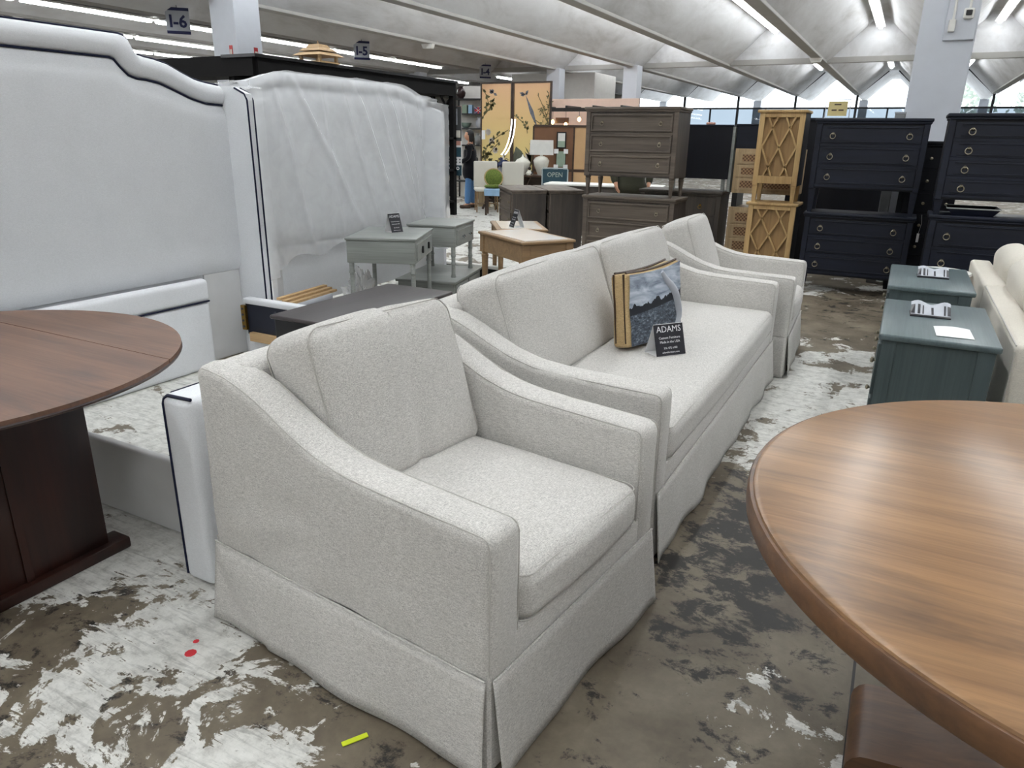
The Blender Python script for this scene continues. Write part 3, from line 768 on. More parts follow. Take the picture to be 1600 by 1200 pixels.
# footboard panel standing under it
t = thing('bed_footboard', 'low white padded footboard with navy piping standing below the navy piped headboard', 'footboard', (-3.955, 2.37, 0))
def ff(q, u):
    q = q.copy(); q.x += (.02*(1-u.y**2)*(1-u.z**2) if u.x > 0 else 0); return q
part('panel', MB().rbox(-.03, .03, -.84, .84, 0, .46, .028, 2, 6, ff), 'white_fabric', t, 60)
part('top_roll', MB().rbox(-.035, .04, -.84, .84, .455, .60, .03, 3, 4), 'white_fabric', t, 60)
part('piping', MB().tube([(.036, -.82, .455), (.036, 1.05*.79, .455)], .006, 6), 'navy_cord', t)
# footboard behind the armchair, piped edge
t = thing('bed_footboard', 'white padded footboard with navy piped edge standing behind the armchair', 'footboard', (-1.945, 2.15, 0))
part('panel', MB().rbox(-.075, .065, -.74, .74, .01, .70, .03, 3, 4), 'white_fabric', t, 60)
part('piping', MB().tube([(-.068, -.733, .03), (-.068, -.733, .665), (-.063, -.731, .684), (-.045, -.730, .697), (.06, -.728, .699)], .006, 6), 'navy_cord', t, 60)
part('piping', MB().tube([(-.066, -.70, .692), (-.066, .70, .692)], .006, 6), 'navy_cord', t, 60)
# rails
t = thing('bed_rail', 'plain white bed rail standing on edge on the floor below the dark round table', 'bed rail', (-2.75, 1.63, 0))
part('board', MB().rbox(-.62, .62, -.02, .02, 0, .315, .012, 2), 'board_white', t, 50)
t = thing('bed_rail', 'white topped black bed rail with a brass hook plate beside the headboard', 'bed rail', (-3.56, 3.50, 0))
part('board', MB().box(-.36, .37, -.012, .022, .0, .40), 'white_fabric', t); part('black_liner', MB().box(-.345, .37, -.018, -.012, .17, .395), 'navy_dark', t)
part('top_pad', MB().rbox(-.36, .37, -.03, .04, .385, .425, .012, 2), 'white_fabric', t, 50)
part('cleat', MB().box(-.30, .37, -.05, -.018, .13, .19), 'light_plank', t, label='pale wooden cleat')
br = part('hook_plate', MB().rbox(-.375, -.335, -.040, -.012, .20, .375, .004), 'brass', t, label='brass hook plate')
for k in range(4): part('screw', MB().cyl((-.355, -.040, .225+k*.042), (-.355, -.046, .225+k*.042), .008, n=8), 'dark_gray', br)
t = thing('bed_rail', 'low black bed rail with a white top behind the gray end tables', 'bed rail', (-4.12, 6.92, 0)); t.rotation_euler.z = -.06
part('board', MB().box(-.5, .42, -.02, .02, 0, .13), 'black_paint', t); part('top_pad', MB().rbox(-.5, .42, -.04, .04, .13, .165, .012), 'off_white', t)
# second headboard under plastic
hb2 = headboard('white winged headboard wrapped in clear plastic behind the gray end tables', (-4.62, 5.50, 0), 0, True, False, .0, 1.06, 1.17, OUT2, INN2)
def crest2(y):
    a = abs(y)/1.17
    for (z0, y0), (z1, y1) in zip(OUT2, OUT2[1:]):
        if y0 <= a <= y1: return z0+(z1-z0)*(a-y0)/(y1-y0)+.008
    return 1.875-.25*max(0, a-1.14)
def film(u, v):
    y = -1.50+2.84*u; top = crest2(y)+.012*noise.noise(Vector((y*3, 1, 0)))
    if v < .12:                                        # over the top, towards the back
        a = v/.12; return (-.07+.10*a, y, top-.02*(1-a)+.012*noise.noise(Vector((y*9, v*30, 3))))
    a = (v-.12)/.88; z = top-(1.50+.18*noise.noise(Vector((y*2.2, 9, 0))))*a
    # long diagonal pull folds
    fold = 0
    for (c0, slope, wd, amp) in ((-.95, .25, .022, .035), (-.75, .62, .03, .05), (-.15, .38, .02, .03), (.02, .50, .035, .055), (.32, .46, .025, .04), (.50, .42, .04, .06), (.72, .32, .025, .04), (-.4, .15, .018, .025), (1.0, .2, .02, .03)):
        d = (y-(c0+slope*a*1.5))/(wd*(1.1+.9*a)); fold += amp*math.exp(-d*d)*min(1, a*6)*(1-.5*a)
    x = .055+fold*.8+.008*noise.noise(Vector((y*3, z*3, 0)))+.003*noise.noise(Vector((y*17, z*17, 4)))+.10*max(0, a-.6)**2*(1+noise.noise(Vector((y*4, 0, 2))))
    if abs(y) > 1.16: x += .20*min(1, (abs(y)-1.16)/.07)*(1 if a > .03 else .3)
    return (x, y, z)
part('plastic_wrap', MB().grid(film, 150, 90), 'plastic_film', hb2, 60, label='clear plastic wrap with long pull folds')
# plastic bundle and planks on the floor by it
t = thing('plastic_bundle', 'crumpled clear plastic bundle on the floor below the wrapped headboard', 'plastic wrap', (-4.14, 5.02, 0))
mb = MB()
def crump(u, v):
    a = u*2*PI; b = v*PI*.5; d = Vector((math.cos(a)*math.cos(b), math.sin(a)*math.cos(b), math.sin(b)))
    k = 1+.55*noise.noise(d*2.6)+.35*noise.noise(d*7); return (d.x*.12*k, d.y*.20*k, max(0, d.z*.30*k))
part('film', mb.grid(crump, 40, 14, True), 'plastic_film', t, 25)
part('core', MB().rbox(-.06, .06, -.12, .12, 0, .16, .05, 2), 'sign_gray', t, 50)
t = thing('plank_bundle', 'thin natural wood slats lying under the wrapped headboard', 'wood slats', (-4.26, 4.44, 0)); t.rotation_euler.z = .1
for k in range(3): part('slat', MB().box(-.07+k*.05, -.03+k*.05, -.28, .34, .24-.015*k, .258-.015*k), 'light_plank', t)
part('stack', MB().rbox(-.09, .09, -.26, .26, 0, .21, .02), 'sign_gray', t)

# ================================================================== SMALL TABLES
def corner_frame(c0, c1, c3):
    # local x along c0->c1, y along c0->c3 ; returns rotation, width, depth, centre
    c0, c1, c3 = Vector(c0), Vector(c1), Vector(c3); r = math.atan2((c1-c0).y, (c1-c0).x); return r, (c1-c0).length, (c3-c0).length, c0+(c1-c0)/2+(c3-c0)/2
def gray_table(label, z0, c, r, w, d, h, knob):
    t = thing('end_table', label, 'end table', (c.x, c.y, z0), r)
    part('top', MB().rbox(-w/2, w/2, -d/2, d/2, h-.022, h, .006), 'gray_paint', t, 40)
    part('apron', MB().rbox(-w/2+.01, w/2-.012, -d/2+.01, d/2-.01, h-.21, h-.022, .008), 'gray_paint', t, 40)
    dr = part('drawer', MB().rbox(w/2-.014, w/2-.002, -d/2+.06, d/2-.06, h-.19, h-.05, .004), 'gray_paint', t)
    for y in (-d*.17, d*.17):
        if knob == 'drop':
            part('pull', MB().rbox(w/2-.003, w/2+.014, y-.014, y+.014, h-.15, h-.09, .006), 'black_metal', dr)
        else: part('knob', MB().lathe([(.006, 0), (.006, .012), (.017, .022), (.017, .03), (.008, .036)], 10).xf(Matrix.Translation((w/2-.003, y, h-.12)) @ Matrix.Rotation(PI/2, 4, 'Y')), 'chrome', dr, 40)
    for sx in (-1, 1):
        for sy in (-1, 1):
            pr = [(.024, 0), (.026, .01), (.021, .03), (.020, .12), (.026, .125), (.026, .138), (.020, .145), (.020, h-.30), (.026, h-.295), (.026, h-.282), (.021, h-.275), (.022, h-.21)]
            part('leg', MB().lathe(pr, 10, (sx*(w/2-.04), sy*(d/2-.04), 0)), 'gray_paint', t, 40)
    return t
r, w_, d_, c_ = corner_frame((-4.02, 4.67), (-3.47, 4.91), (-4.33, 5.41))
gray_table('gray painted end table with dark pulls and ringed legs, card on top', 0, c_, r, w_, d_, .7, 'drop')
gcard = (c_.x, c_.y)
r2, w2, d2, c2 = corner_frame((-4.36, 5.80), (-3.84, 5.99), (-4.50, 6.43))
c2 = Vector((-4.02, 6.15)); gray_table('gray painted end table with silver knobs, behind the one with dark pulls', .2, c2, math.radians(14), .50, .64, .5, 'knob')
t = thing('low_chest', 'low gray drawer chest under the end table with silver knobs', 'low chest', (-3.97, 6.02, 0), math.radians(14))
part('body', MB().rbox(-.30, .27, -.36, .52, .0, .175, .008), 'gray_paint', t); part('top', MB().rbox(-.32, .29, -.38, .54, .175, .20, .006), 'gray_paint', t, 40)
for k in range(2):
    dr = part('drawer', MB().rbox(.265, .282, -.33+k*.42, -.33+k*.42+.38, .02, .16, .004), 'gray_paint', t)
    for q in (.15, .41): part('knob', MB().lathe([(.006, 0), (.006, .012), (.016, .022), (.008, .034)], 10).xf(Matrix.Translation((.28, -.33+k*.42+q*.68, .09)) @ Matrix.Rotation(PI/2, 4, 'Y')), 'chrome', dr, 40)
tent_card('tent_card', 'black tent card on the gray end table with dark pulls', (-3.90, 5.20, .702), math.radians(-18), .12, .16, .11, ADAMS_LINES(.75))
def tan_table(label, c, r, w, d, h):
    t = thing('side_table', label, 'side table', (c[0], c[1], 0), r)
    part('top_frame', MB().rbox(-w/2, w/2, -d/2, d/2, h-.028, h-.002, .010, 2), 'tan_wood', t, 40)
    part('glass_inset', MB().box(-w/2+.055, w/2-.055, -d/2+.055, d/2-.055, h-.002, h+.001), 'marble', t, label='glossy white inset top')
    part('apron', MB().rbox(-w/2+.025, w/2-.025, -d/2+.025, d/2-.025, h-.18, h-.028, .004), 'tan_wood', t)
    for sx in (-1, 1):
        for sy in (-1, 1):
            x, y = sx*(w/2-.05), sy*(d/2-.05); lg = part('leg', MB().lathe([(.018, 0), (.022, .06), (.026, .10), (.022, .12), (.026, .3), (.030, h-.24), (.034, h-.21), (.026, h-.20), (.033, h-.18)], 12, (x, y, 0)), 'tan_wood', t, 40)
            part('corner_block', MB().rbox(x-.036, x+.036, y-.036, y+.036, h-.185, h-.028, .006), 'tan_wood', lg)
r, w_, d_, c_ = corner_frame((-2.67, 5.22), (-2.38, 5.65), (-3.33, 5.73)); tan_table('tan wood side table with glossy white top, next to the long sofa', (c_.x, c_.y), r, w_, d_, .70)
tan_table('tan wood side table with glossy white top and a tent card, behind its twin', (-3.50, 6.80), math.radians(34), .52, .80, .64)
tent_card('tent_card', 'black tent card standing on the farther tan side table', (-3.42, 6.62, .642), math.radians(-132), .13, .17, .12, ADAMS_LINES(.8))
t = thing('coffee_table', 'black coffee table with a dark gray brown top behind the armchair', 'coffee table', (-2.885, 3.55, 0))
part('top', MB().rbox(-.275, .275, -.57, .57, .475, .50, .012, 2), 'espresso_top', t, 40); part('body', MB().rbox(-.255, .255, -.55, .55, .08, .475, .006), 'black_satin', t)
for k in range(2): part('drawer', MB().rbox(.25, .262, -.52+k*.53, -.01+k*.53, .28, .45, .004), 'black_satin', t)
for sx in (-1, 1):
    for sy in (-1, 1): part('leg', MB().rbox(sx*.22-.03, sx*.22+.03, sy*.5-.03, sy*.5+.03, 0, .08, .004), 'black_satin', t)

# ================================================================== RIGHT SIDE: gray green chests and cream sofa
def teal_chest(label, x0, x1, y0, y1, h):
    w, d = x1-x0, y1-y0; t = thing('nightstand', label, 'nightstand', ((x0+x1)/2, (y0+y1)/2, 0))
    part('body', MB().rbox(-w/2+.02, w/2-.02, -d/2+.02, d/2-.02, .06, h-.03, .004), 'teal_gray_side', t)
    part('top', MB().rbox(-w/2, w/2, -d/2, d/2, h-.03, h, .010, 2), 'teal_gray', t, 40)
    for (a, b) in ((-w/2+.018, -w/2+.075), (w/2-.085, w/2-.018)):
        part('side_stile', MB().rbox(a, b, -d/2+.012, -d/2+.022, .0, h-.03, .002), 'teal_gray_side', t)
    part('side_rail', MB().box(-w/2+.075, w/2-.085, -d/2+.014, -d/2+.022, .06, .13), 'teal_gray_side', t)
    for z0, z1 in ((.09, .35), (.37, .62)):
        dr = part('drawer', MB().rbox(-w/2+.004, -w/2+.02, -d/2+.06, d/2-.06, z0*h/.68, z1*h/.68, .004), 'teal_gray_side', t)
        for y in (-d*.25, d*.25): part('knob', MB().lathe([(.005, 0), (.005, .012), (.014, .02), (.014, .027), (.005, .032)], 10).xf(Matrix.Translation((-w/2+.012, y, (z0+z1)/2*h/.68)) @ Matrix.Rotation(-PI/2, 4, 'Y')), 'antique_brass', dr, 40)
    for y in (-d/2+.04, d/2-.08): part('foot', MB().box(-w/2+.03, w/2-.03, y, y+.04, 0, .06), 'teal_gray_side', t)
    return t
teal_chest('gray green nightstand chest with a white paper on top', .01, .49, 3.60, 4.50, .68)
teal_chest('gray green nightstand chest farther along the cream sofa, without paper', .01, .48, 4.95, 5.88, .68)
for (x, y, lb) in ((.22, 4.14, 'glossy folded black and white card beside the white paper'), (.26, 5.42, 'glossy folded black and white card on the farther nightstand')):
    t = thing('photo_card', lb, 'card', (x, y, .68), .03)
    part('base', MB().box(-.09, .09, -.06, .06, 0, .006), 'card_black', t)
    def cf_(u, v): return (-.088+.176*u, -.055+.12*v, .012+.040*v+.010*math.sin(u*9)*v)
    part('picture', MB().grid(cf_, 12, 3), 'sign_gray', t)
    for x0, x1 in ((-.088, -.070), (-.058, -.046), (-.036, -.030), (.004, .014), (.058, .066), (.074, .088)):
        part('dark_bar', MB().add([(x, y_, cf_((x+.088)/.176, (y_+.055)/.12)[2]+.0015) for x, y_ in ((x0, -.05), (x1, -.05), (x1, .03), (x0, .03))], [(0, 1, 2, 3)]), 'card_black', t)
t = thing('paper_sheet', 'blank white paper lying on the nearer gray green nightstand', 'paper', (.31, 3.79, .681), .04)
part('sheet', MB().grid(lambda u, v: (-.075+.15*u, -.1+.2*v, .002+.006*math.sin(PI*u)*v), 6, 6), 'paper', t)
t = thing('sofa', 'cream fabric sofa seen from behind beside the gray green nightstands', 'sofa', (.57, 5.37, 0))
def cb(q, u):
    q = q.copy(); q += Vector((1, 0, .4))*wrinkle(q, .006, 5); return q
for s in (-1, 1):
    y0, y1 = (-1.48, .22) if s < 0 else (.222, 1.48)
    part('back_frame', MB().rbox(0, .14, y0, y1, .05, .635, .025, 3, 5, cb), 'cream_fabric', t, 60)
for y0 in (-1.48, 1.30):
    part('armrest', MB().rbox(.10, .95, y0, y0+.18, .05, .60, .03, 3, 4, cb), 'cream_fabric', t, 60)
part('base', MB().rbox(.10, .93, -1.30, 1.30, .05, .28, .02), 'cream_fabric', t)
for k in range(3): part('seat_cushion', MB().rbox(.30, .96, -1.29+k*.862, -1.29+k*.862+.856, .28, .44, .05, 3, 5), 'cream_fabric', t, 60)
for k in range(3):
    def pc_(q, u):
        q = q.copy(); q.x += .07*(1-u.y**2)*(1-u.z**2)*(1 if u.x > 0 else -.3); q.z += .05*(1-u.y**2)*(u.z > 0); return q+Vector((1, 0, .4))*wrinkle(q+Vector((k*4, 0, 0)), .012, 4)
    bc = part('back_cushion', MB().rbox(-.10, .10, -.42, .42, -.23, .23, .09, 4, 8, pc_), 'cream_fabric', t, 60, loc=(.25, -.85+k*.86, .555), rot=(0, -.16, 0))
    part('piping', MB().tube([pc_(Vector((.03, y, z)), Vector((.3, y/.42, z/.23))) for y, z in rrect(.415, .226, .08)], .004, 5, True), 'cream_fabric', bc, 60)
part('piping', MB().tube([(.006, -1.47, .60), (.006, -1.474, .30), (.006, -1.474, .06)], .004, 5), 'linen_cord', t); part('piping', MB().tube([(.008, -1.46, .628), (.008, .21, .628)], .004, 5), 'linen_cord', t)
for y in (-1.4, 1.4): part('foot', MB().box(.05, .9, y-.03, y+.03, 0, .05), 'black_satin', t)
t = thing('white_side_table', 'small round white table between the nightstand and navy dressers', 'side table', (.35, 6.40, 0))
part('top', MB().lathe([(.0, .56), (.20, .56), (.215, .572), (.21, .585), (.0, .588)], 28), 'off_white', t, 40); part('pedestal', MB().lathe([(.15, 0), (.15, .02), (.03, .06), (.025, .5), (.08, .56)], 16), 'off_white', t, 40)
part('booklet', MB().box(.06, .16, -.05, .05, .588, .594), 'card_black', t)

# floor litter
tag(part('tape_scrap', MB().rbox(-.035, .035, -.008, .008, 0, .004, .002), 'yellow_tape', None, None, (-1.035, 1.13, .001), (0, 0, 1.0)), 'scrap of bright yellow green tape on the floor near the armchair skirt', 'tape')
tag(part('paint_spot', MB().lathe([(.018, 0), (.014, .0015), (0.001, .002)], 9), 'red_paint', None, None, (-1.69, 1.155, .0)), 'larger red paint spot on the concrete left of the armchair', 'paint spot')
tag(part('paint_spot', MB().lathe([(.010, 0), (.008, .0015), (0.001, .002)], 8), 'red_paint', None, None, (-1.72, 1.20, .0)), 'smaller red paint spot on the concrete left of the armchair', 'paint spot')

# ================================================================== CASE FURNITURE AT THE BACK
def ring_pull(mb_parent, x, y, z, R, mat):
    part('ring_pull', MB().torus((x, y-.012, z-R*.55), R, R*.16, 1, 14, 5), mat, mb_parent, 50)
    part('rosette', MB().lathe([(.016, 0), (.014, .006), (.006, .016)], 8).xf(Matrix.Translation((x, y, z+R*.35)) @ Matrix.Rotation(PI/2, 4, 'X')), mat, mb_parent, 40)
def knob_pull(par, x, y, z, mat, r=.014):
    part('knob', MB().lathe([(r*.4, 0), (r*.4, .012), (r, .02), (r, .026), (r*.4, .032)], 8).xf(Matrix.Translation((x, y, z)) @ Matrix.Rotation(PI/2, 4, 'X')), mat, par, 40)
def chest(name, label, cat, loc, rz, w, d, h, leg, rows, wood_, side, pull=('ring', .026, 'antique_brass'), cols=(-.32, .32), leg_style='square', frame=True, inset=True, group=None, top_over=.02, panels=1, mid=None):
    """front looks along local -y; rows = number of drawers"""
    t = thing(name, label, cat, loc, rz, group)
    part('body', MB().rbox(-w/2, w/2, -d/2+.012, d/2, leg, h-.03, .004), side, t)
    tp = part('top', MB().rbox(-w/2-top_over, w/2+top_over, -d/2-top_over, d/2+.005, h-.03, h, .008, 2), wood_, t, 40)
    part('cornice', MB().rbox(-w/2-top_over*.5, w/2+top_over*.5, -d/2-top_over*.4, d/2, h-.05, h-.03, .006), wood_, t)
    bh = h-.055-leg-.03; dh = bh/rows
    for s in (-1, 1): part('stile', MB().rbox(s*w/2-(.05 if s > 0 else 0), s*w/2+(.05 if s < 0 else 0), -d/2, -d/2+.014, leg, h-.05, .003), wood_, t)
    for k in range(rows):
        z0 = leg+.03+k*dh; z1 = z0+dh
        part('rail', MB().box(-w/2+.05, w/2-.05, -d/2+.002, -d/2+.014, z0-.012, z0+.012), wood_, t)
        segs = [(-w/2+.055, w/2-.055)] if panels == 1 else [(-w/2+.055+(w-.11)*q/panels+.004, -w/2+.055+(w-.11)*(q+1)/panels-.004) for q in range(panels)]
        for si, (a, b) in enumerate(segs):
            dr = part('drawer', MB().rbox(a, b, -d/2+.004, -d/2+.016, z0+.014, z1-.014, .003), wood_, t)
            if frame:   # raised moulding round the drawer
                o = .018
                for bx_ in ((a+.004, b-.004, z0+.018, z0+.018+o), (a+.004, b-.004, z1-.018-o, z1-.018), (a+.004, a+.004+o, z0+.018+o, z1-.018-o), (b-.004-o, b-.004, z0+.018+o, z1-.018-o)):
                    part('moulding', MB().rbox(bx_[0], bx_[1], -d/2-.012, -d/2+.004, bx_[2], bx_[3], .003), wood_, dr)
            for cx in (cols if panels == 1 else ([0] if (panels == 2) else ([0] if si != 1 else []))):
                x = cx*w if panels == 1 else (a+b)/2
                zc = (z0+z1)/2
                if pull[0] == 'ring': ring_pull(dr, x, -d/2+.002, zc, pull[1], pull[2])
                else: knob_pull(dr, x, -d/2+.002, zc, pull[2], pull[1])
    for sx in (-1, 1):
        for sy in (-1, 1):
            x, y = sx*(w/2-.035), sy*(d/2-.045)
            if leg_style == 'turned': mb = MB().lathe([(.016, 0), (.022, leg*.45), (.030, leg*.80), (.034, leg*.84), (.026, leg*.88), (.036, leg)], 10, (x, y, 0))
            else: mb = MB().add([(x+a*q, y+b*q, z) for z, q in ((0, .020), (leg, .032)) for a, b in ((-1, -1), (1, -1), (1, 1), (-1, 1))], [(3, 2, 1, 0), (4, 5, 6, 7), (0, 1, 5, 4), (1, 2, 6, 5), (2, 3, 7, 6), (3, 0, 4, 7)])
            part('leg', mb, wood_, t, 40)
    return t
def stackpos(x0, x1, y0, d): return ((x0+x1)/2, y0+d/2)
# brown weathered dressers, stacked
cx, cy = stackpos(-3.20, -2.16, 7.85, .48)
chest('dresser', 'weathered brown three drawer dresser on the floor, lower of its stack', 'dresser', (cx, cy, 0), 0, 1.05, .48, .90, .17, 3, 'weathered', 'weathered_side', ('ring', .016, 'antique_brass'), leg_style='turned')
chest('dresser', 'weathered brown three drawer dresser stacked on top of its twin', 'dresser', (cx-.02, cy, .90), 0, 1.03, .48, .93, .21, 3, 'weathered', 'weathered_side', ('ring', .018, 'antique_brass'), leg_style='turned')
# pair of weathered chests seen from the end
u = Vector((.757, .653)); v = Vector((-.616, .788))
for k, (p, lb) in enumerate(((Vector((-4.53, 8.62)), 'weathered brown chest end on, with paneled drawers facing the aisle'), (Vector((-4.13, 8.93)), 'weathered brown chest end on, standing between its twin and the stacked brown dressers'))):
    c_ = p+u*.235+v*.52
    chest('chest_of_drawers', lb, 'chest', (c_.x, c_.y, 0), math.atan2(v.y, v.x)+PI, 1.02, .46, .85, .08, 3, 'weathered', 'weathered_side', ('knob', .014, 'antique_brass'))
t = thing('counter', 'low counter with a white top behind the weathered chests', 'counter', (-4.3, 11.4, 0), .2)
part('body', MB().box(-.9, .9, -.25, .25, 0, .78), 'weathered_side', t); part('top', MB().rbox(-.95, .95, -.29, .29, .78, .81, .008), 'off_white', t)
# behind the brown stack
chest('dresser', 'brown dresser with oval brass pulls behind the stacked brown dressers', 'dresser', (-2.38, 9.12, 0), 0, .98, .48, .93, .16, 3, 'weathered_side', 'weathered_side', ('ring', .020, 'brass'), frame=False, cols=(-.30, .26))
t = thing('cabinet', 'tall plain navy cabinet standing on the dresser with oval brass pulls', 'cabinet', (-2.22, 9.22, .93))
part('body', MB().rbox(-.36, .36, -.22, .22, .14, .73, .004), 'navy_wood_dark', t); part('top', MB().rbox(-.37, .37, -.23, .23, .73, .75, .004), 'navy_wood', t)
for sx in (-1, 1):
    for sy in (-1, 1): part('leg', MB().rbox(sx*.30-.02, sx*.30+.02, sy*.17-.02, sy*.17+.02, 0, .14, .003), 'gray_paint', t)
part('side_panel', MB().box(.36, .39, -.2, .22, .0, .73), 'gray_paint', t, label='gray side panel')
t = thing('price_sticker', 'small pinkish object lying on the tall plain navy cabinet', 'object', (-2.13, 9.05, 1.68)); part('blob', MB().rbox(-.05, .05, -.03, .03, 0, .025, .01, 2), 'salmon', t, 50)
# cane front chests
def cane_chest(label, loc, w, d, h, leg):
    t = thing('cane_chest', label, 'chest', loc)
    part('body', MB().rbox(-w/2, w/2, -d/2+.01, d/2, leg, h, .004), 'pale_oak', t)
    dh = (h-leg-.06)/3
    for k in range(3):
        z0 = leg+.03+k*dh
        dr = part('drawer', MB().rbox(-w/2+.03, w/2-.03, -d/2, -d/2+.012, z0+.008, z0+dh-.008, .003), 'pale_oak', t)
        part('cane_panel', MB().box(-w/2+.09, w/2-.09, -d/2-.002, -d/2+.002, z0+.035, z0+dh-.035), 'cane', dr)
        part('moulding', MB().box(-w/2+.075, w/2-.075, -d/2-.005, -d/2, z0+.026, z0+.034), 'pale_oak', dr); part('moulding', MB().box(-w/2+.075, w/2-.075, -d/2-.005, -d/2, z0+dh-.034, z0+dh-.026), 'pale_oak', dr)
    for sx in (-1, 1): part('plinth', MB().box(sx*(w/2-.04)-.03, sx*(w/2-.04)+.03, -d/2+.03, d/2, 0, leg), 'black_satin', t)
cane_chest('pale oak chest with cane drawer fronts on the floor behind the lattice cabinets', (-1.45, 9.24, 0), .74, .42, .76, .20)
cane_chest('pale oak chest with cane drawer fronts stacked on its twin', (-1.44, 9.24, .76), .74, .42, .66, .16)
t = thing('cabinet', 'small plain navy cabinet on top of the stacked cane chests', 'cabinet', (-1.52, 9.26, 1.42)); part('body', MB().rbox(-.30, .30, -.2, .2, 0, .25, .004), 'navy_wood', t); part('top', MB().rbox(-.31, .31, -.21, .21, .25, .27, .004), 'navy_wood', t)
# pine lattice cabinets
def lattice_cab(label, loc, w, d, h, leg):
    t = thing('lattice_cabinet', label, 'cabinet', loc)
    part('body', MB().rbox(-w/2, w/2-.004, -d/2+.04, d/2, leg+.05, h-.03, .003), 'pine_panel', t)  # darker pine paints the recess shade behind the lattice bars
    part('side_panel', MB().box(w/2-.004, w/2+.004, -d/2+.012, d/2, leg, h-.03), 'navy_wood_dark', t, label='very dark side panel')
    part('top', MB().rbox(-w/2-.025, w/2+.02, -d/2-.02, d/2+.01, h-.03, h, .010, 2), 'pine', t, 40)
    x0, x1, z0, z1 = -w/2+.055, w/2-.055, leg+.10, h-.075
    for s in (-1, 1):
        part('stile', MB().rbox(s*w/2-(.055 if s > 0 else 0), s*w/2+(.055 if s < 0 else 0), -d/2, -d/2+.02, leg, h-.03, .004), 'pine', t)
        for sy in (-1, 1): 
            x, y = s*(w/2-.03), sy*(d/2-.04)
            part('leg', MB().add([(x+a*q, y+b*q, z) for z, q in ((0, .018), (leg+.02, .028)) for a, b in ((-1, -1), (1, -1), (1, 1), (-1, 1))], [(3, 2, 1, 0), (4, 5, 6, 7), (0, 1, 5, 4), (1, 2, 6, 5), (2, 3, 7, 6), (3, 0, 4, 7)]), 'pine', t)
    part('apron', MB().rbox(-w/2+.055, w/2-.055, -d/2, -d/2+.02, leg+.02, leg+.10, .004), 'pine', t); part('head_rail', MB().rbox(-w/2+.055, w/2-.055, -d/2, -d/2+.02, h-.075, h-.03, .004), 'pine', t)
    for (ua, va, ub, vb) in ((.12, 0, .87, 1), (.62, 0, 1, .5), (0, .5, .37, 1), (.88, 0, .13, 1), (.38, 0, 0, .5), (1, .5, .63, 1)):
        A = Vector((x0+(x1-x0)*ua, 0, z1-(z1-z0)*va)); B = Vector((x0+(x1-x0)*ub, 0, z1-(z1-z0)*vb)); dd = (B-A).normalized(); nn = Vector((dd.z, 0, -dd.x))*.0085
        mb = MB(); mb.v = [tuple(p+Vector((0, y, 0))) for y in (-d/2-.002, -d/2+.041) for p in (A-nn, B-nn, B+nn, A+nn)]; mb.f = [(0, 1, 2, 3), (7, 6, 5, 4), (0, 1, 5, 4), (1, 2, 6, 5), (2, 3, 7, 6), (3, 0, 4, 7)]
        part('lattice_bar', mb, 'pine', t)
lattice_cab('pine cabinet with diamond lattice door on the floor, lower of its stack', (-1.24, 8.66, 0), .50, .40, .87, .16)
lattice_cab('pine cabinet with diamond lattice door stacked on its twin', (-1.25, 8.66, .87), .46, .40, .95, .18)
# navy dressers
def navy(label, loc, h, leg, rows=3, w=1.0, cols=(-.34, .34)):
    t = chest('dresser', label, 'dresser', loc, 0, w, .46, h, leg, rows, 'navy_wood', 'navy_wood_dark', ('ring', .025, 'antique_brass'), cols, 'square', False)
    bh = h-.085-leg; dh = bh/rows
    for k in range(rows):
        z0 = leg+.03+k*dh
        for zz in (z0+.03, z0+dh-.035): part('bead', MB().rbox(-w/2+.10, w/2-.10, -.236, -.224, zz, zz+.007, .002), 'navy_wood', t)
    return t
navy('navy three drawer dresser with ring pulls on the floor, lower of its stack', (-.36, 8.43, 0), .82, .18)
navy('navy three drawer dresser with ring pulls stacked on its twin', (-.37, 8.43, .82), .91, .235)
navy('navy dresser with four rows of ring pulls, top of the stack by the cream sofa', (.78, 7.65, .92), .83, .13, 4, 1.06, (-.33, .33))
navy('navy dresser under the one with four rows of ring pulls', (.78, 7.65, 0), .92, .14, 3, 1.06, (-.36, .36))
t = thing('tray', 'dark shallow tray lying between the stacked navy dressers by the cream sofa', 'tray', (.56, 7.63, .92)); part('bowl', MB().add([(-.15, -.16, 0), (.15, -.16, 0), (.15, .16, 0), (-.15, .16, 0), (-.20, -.2, .06), (.20, -.2, .06), (.20, .2, .06), (-.20, .2, .06)], [(3, 2, 1, 0), (0, 1, 5, 4), (1, 2, 6, 5), (2, 3, 7, 6), (3, 0, 4, 7)]), 'navy_dark', t); part('rim', MB().tube([(-.2, -.2, .06), (.2, -.2, .06), (.2, .2, .06), (-.2, .2, .06)], .006, 5, True), 'gray_paint', t)
chest('tall_chest', 'narrow tall navy chest with small knobs and a hanging white tag', 'chest', (.22, 8.96, 0), 0, .52, .44, 1.53, .12, 6, 'navy_wood_dark', 'navy_wood_dark', ('knob', .016, 'antique_brass'), (-.04, .36), frame=False)
t = thing('price_tag', 'white paper price tag hanging from the narrow tall navy chest', 'tag', (.21, 8.70, .62)); part('tag', MB().box(-.012, .012, -.004, -.002, -.09, 0), 'paper', t); part('string', MB().tube([(0, -.003, 0), (.012, -.02, .10), (.0, -.0, .19)], .0015, 4), 'paper', t)
t = thing('stand_sign', 'yellow notice in a thin wire frame on top of the upper navy dresser', 'sign', (-.73, 8.5, 1.73)); part('card', MB().box(-.09, .09, -.003, .003, .03, .17), 'yellow_sign', t)
part('frame', MB().tube([(-.115, 0, 0), (-.115, 0, .185), (.115, 0, .185), (.115, 0, 0)], .005, 5), 'sign_gray', t); part('foot', MB().box(-.115, .115, -.05, .05, 0, .008), 'sign_gray', t)
part('print_line', MB().box(-.035, .03, -.0045, -.003, .132, .145), 'brown_dark', t)
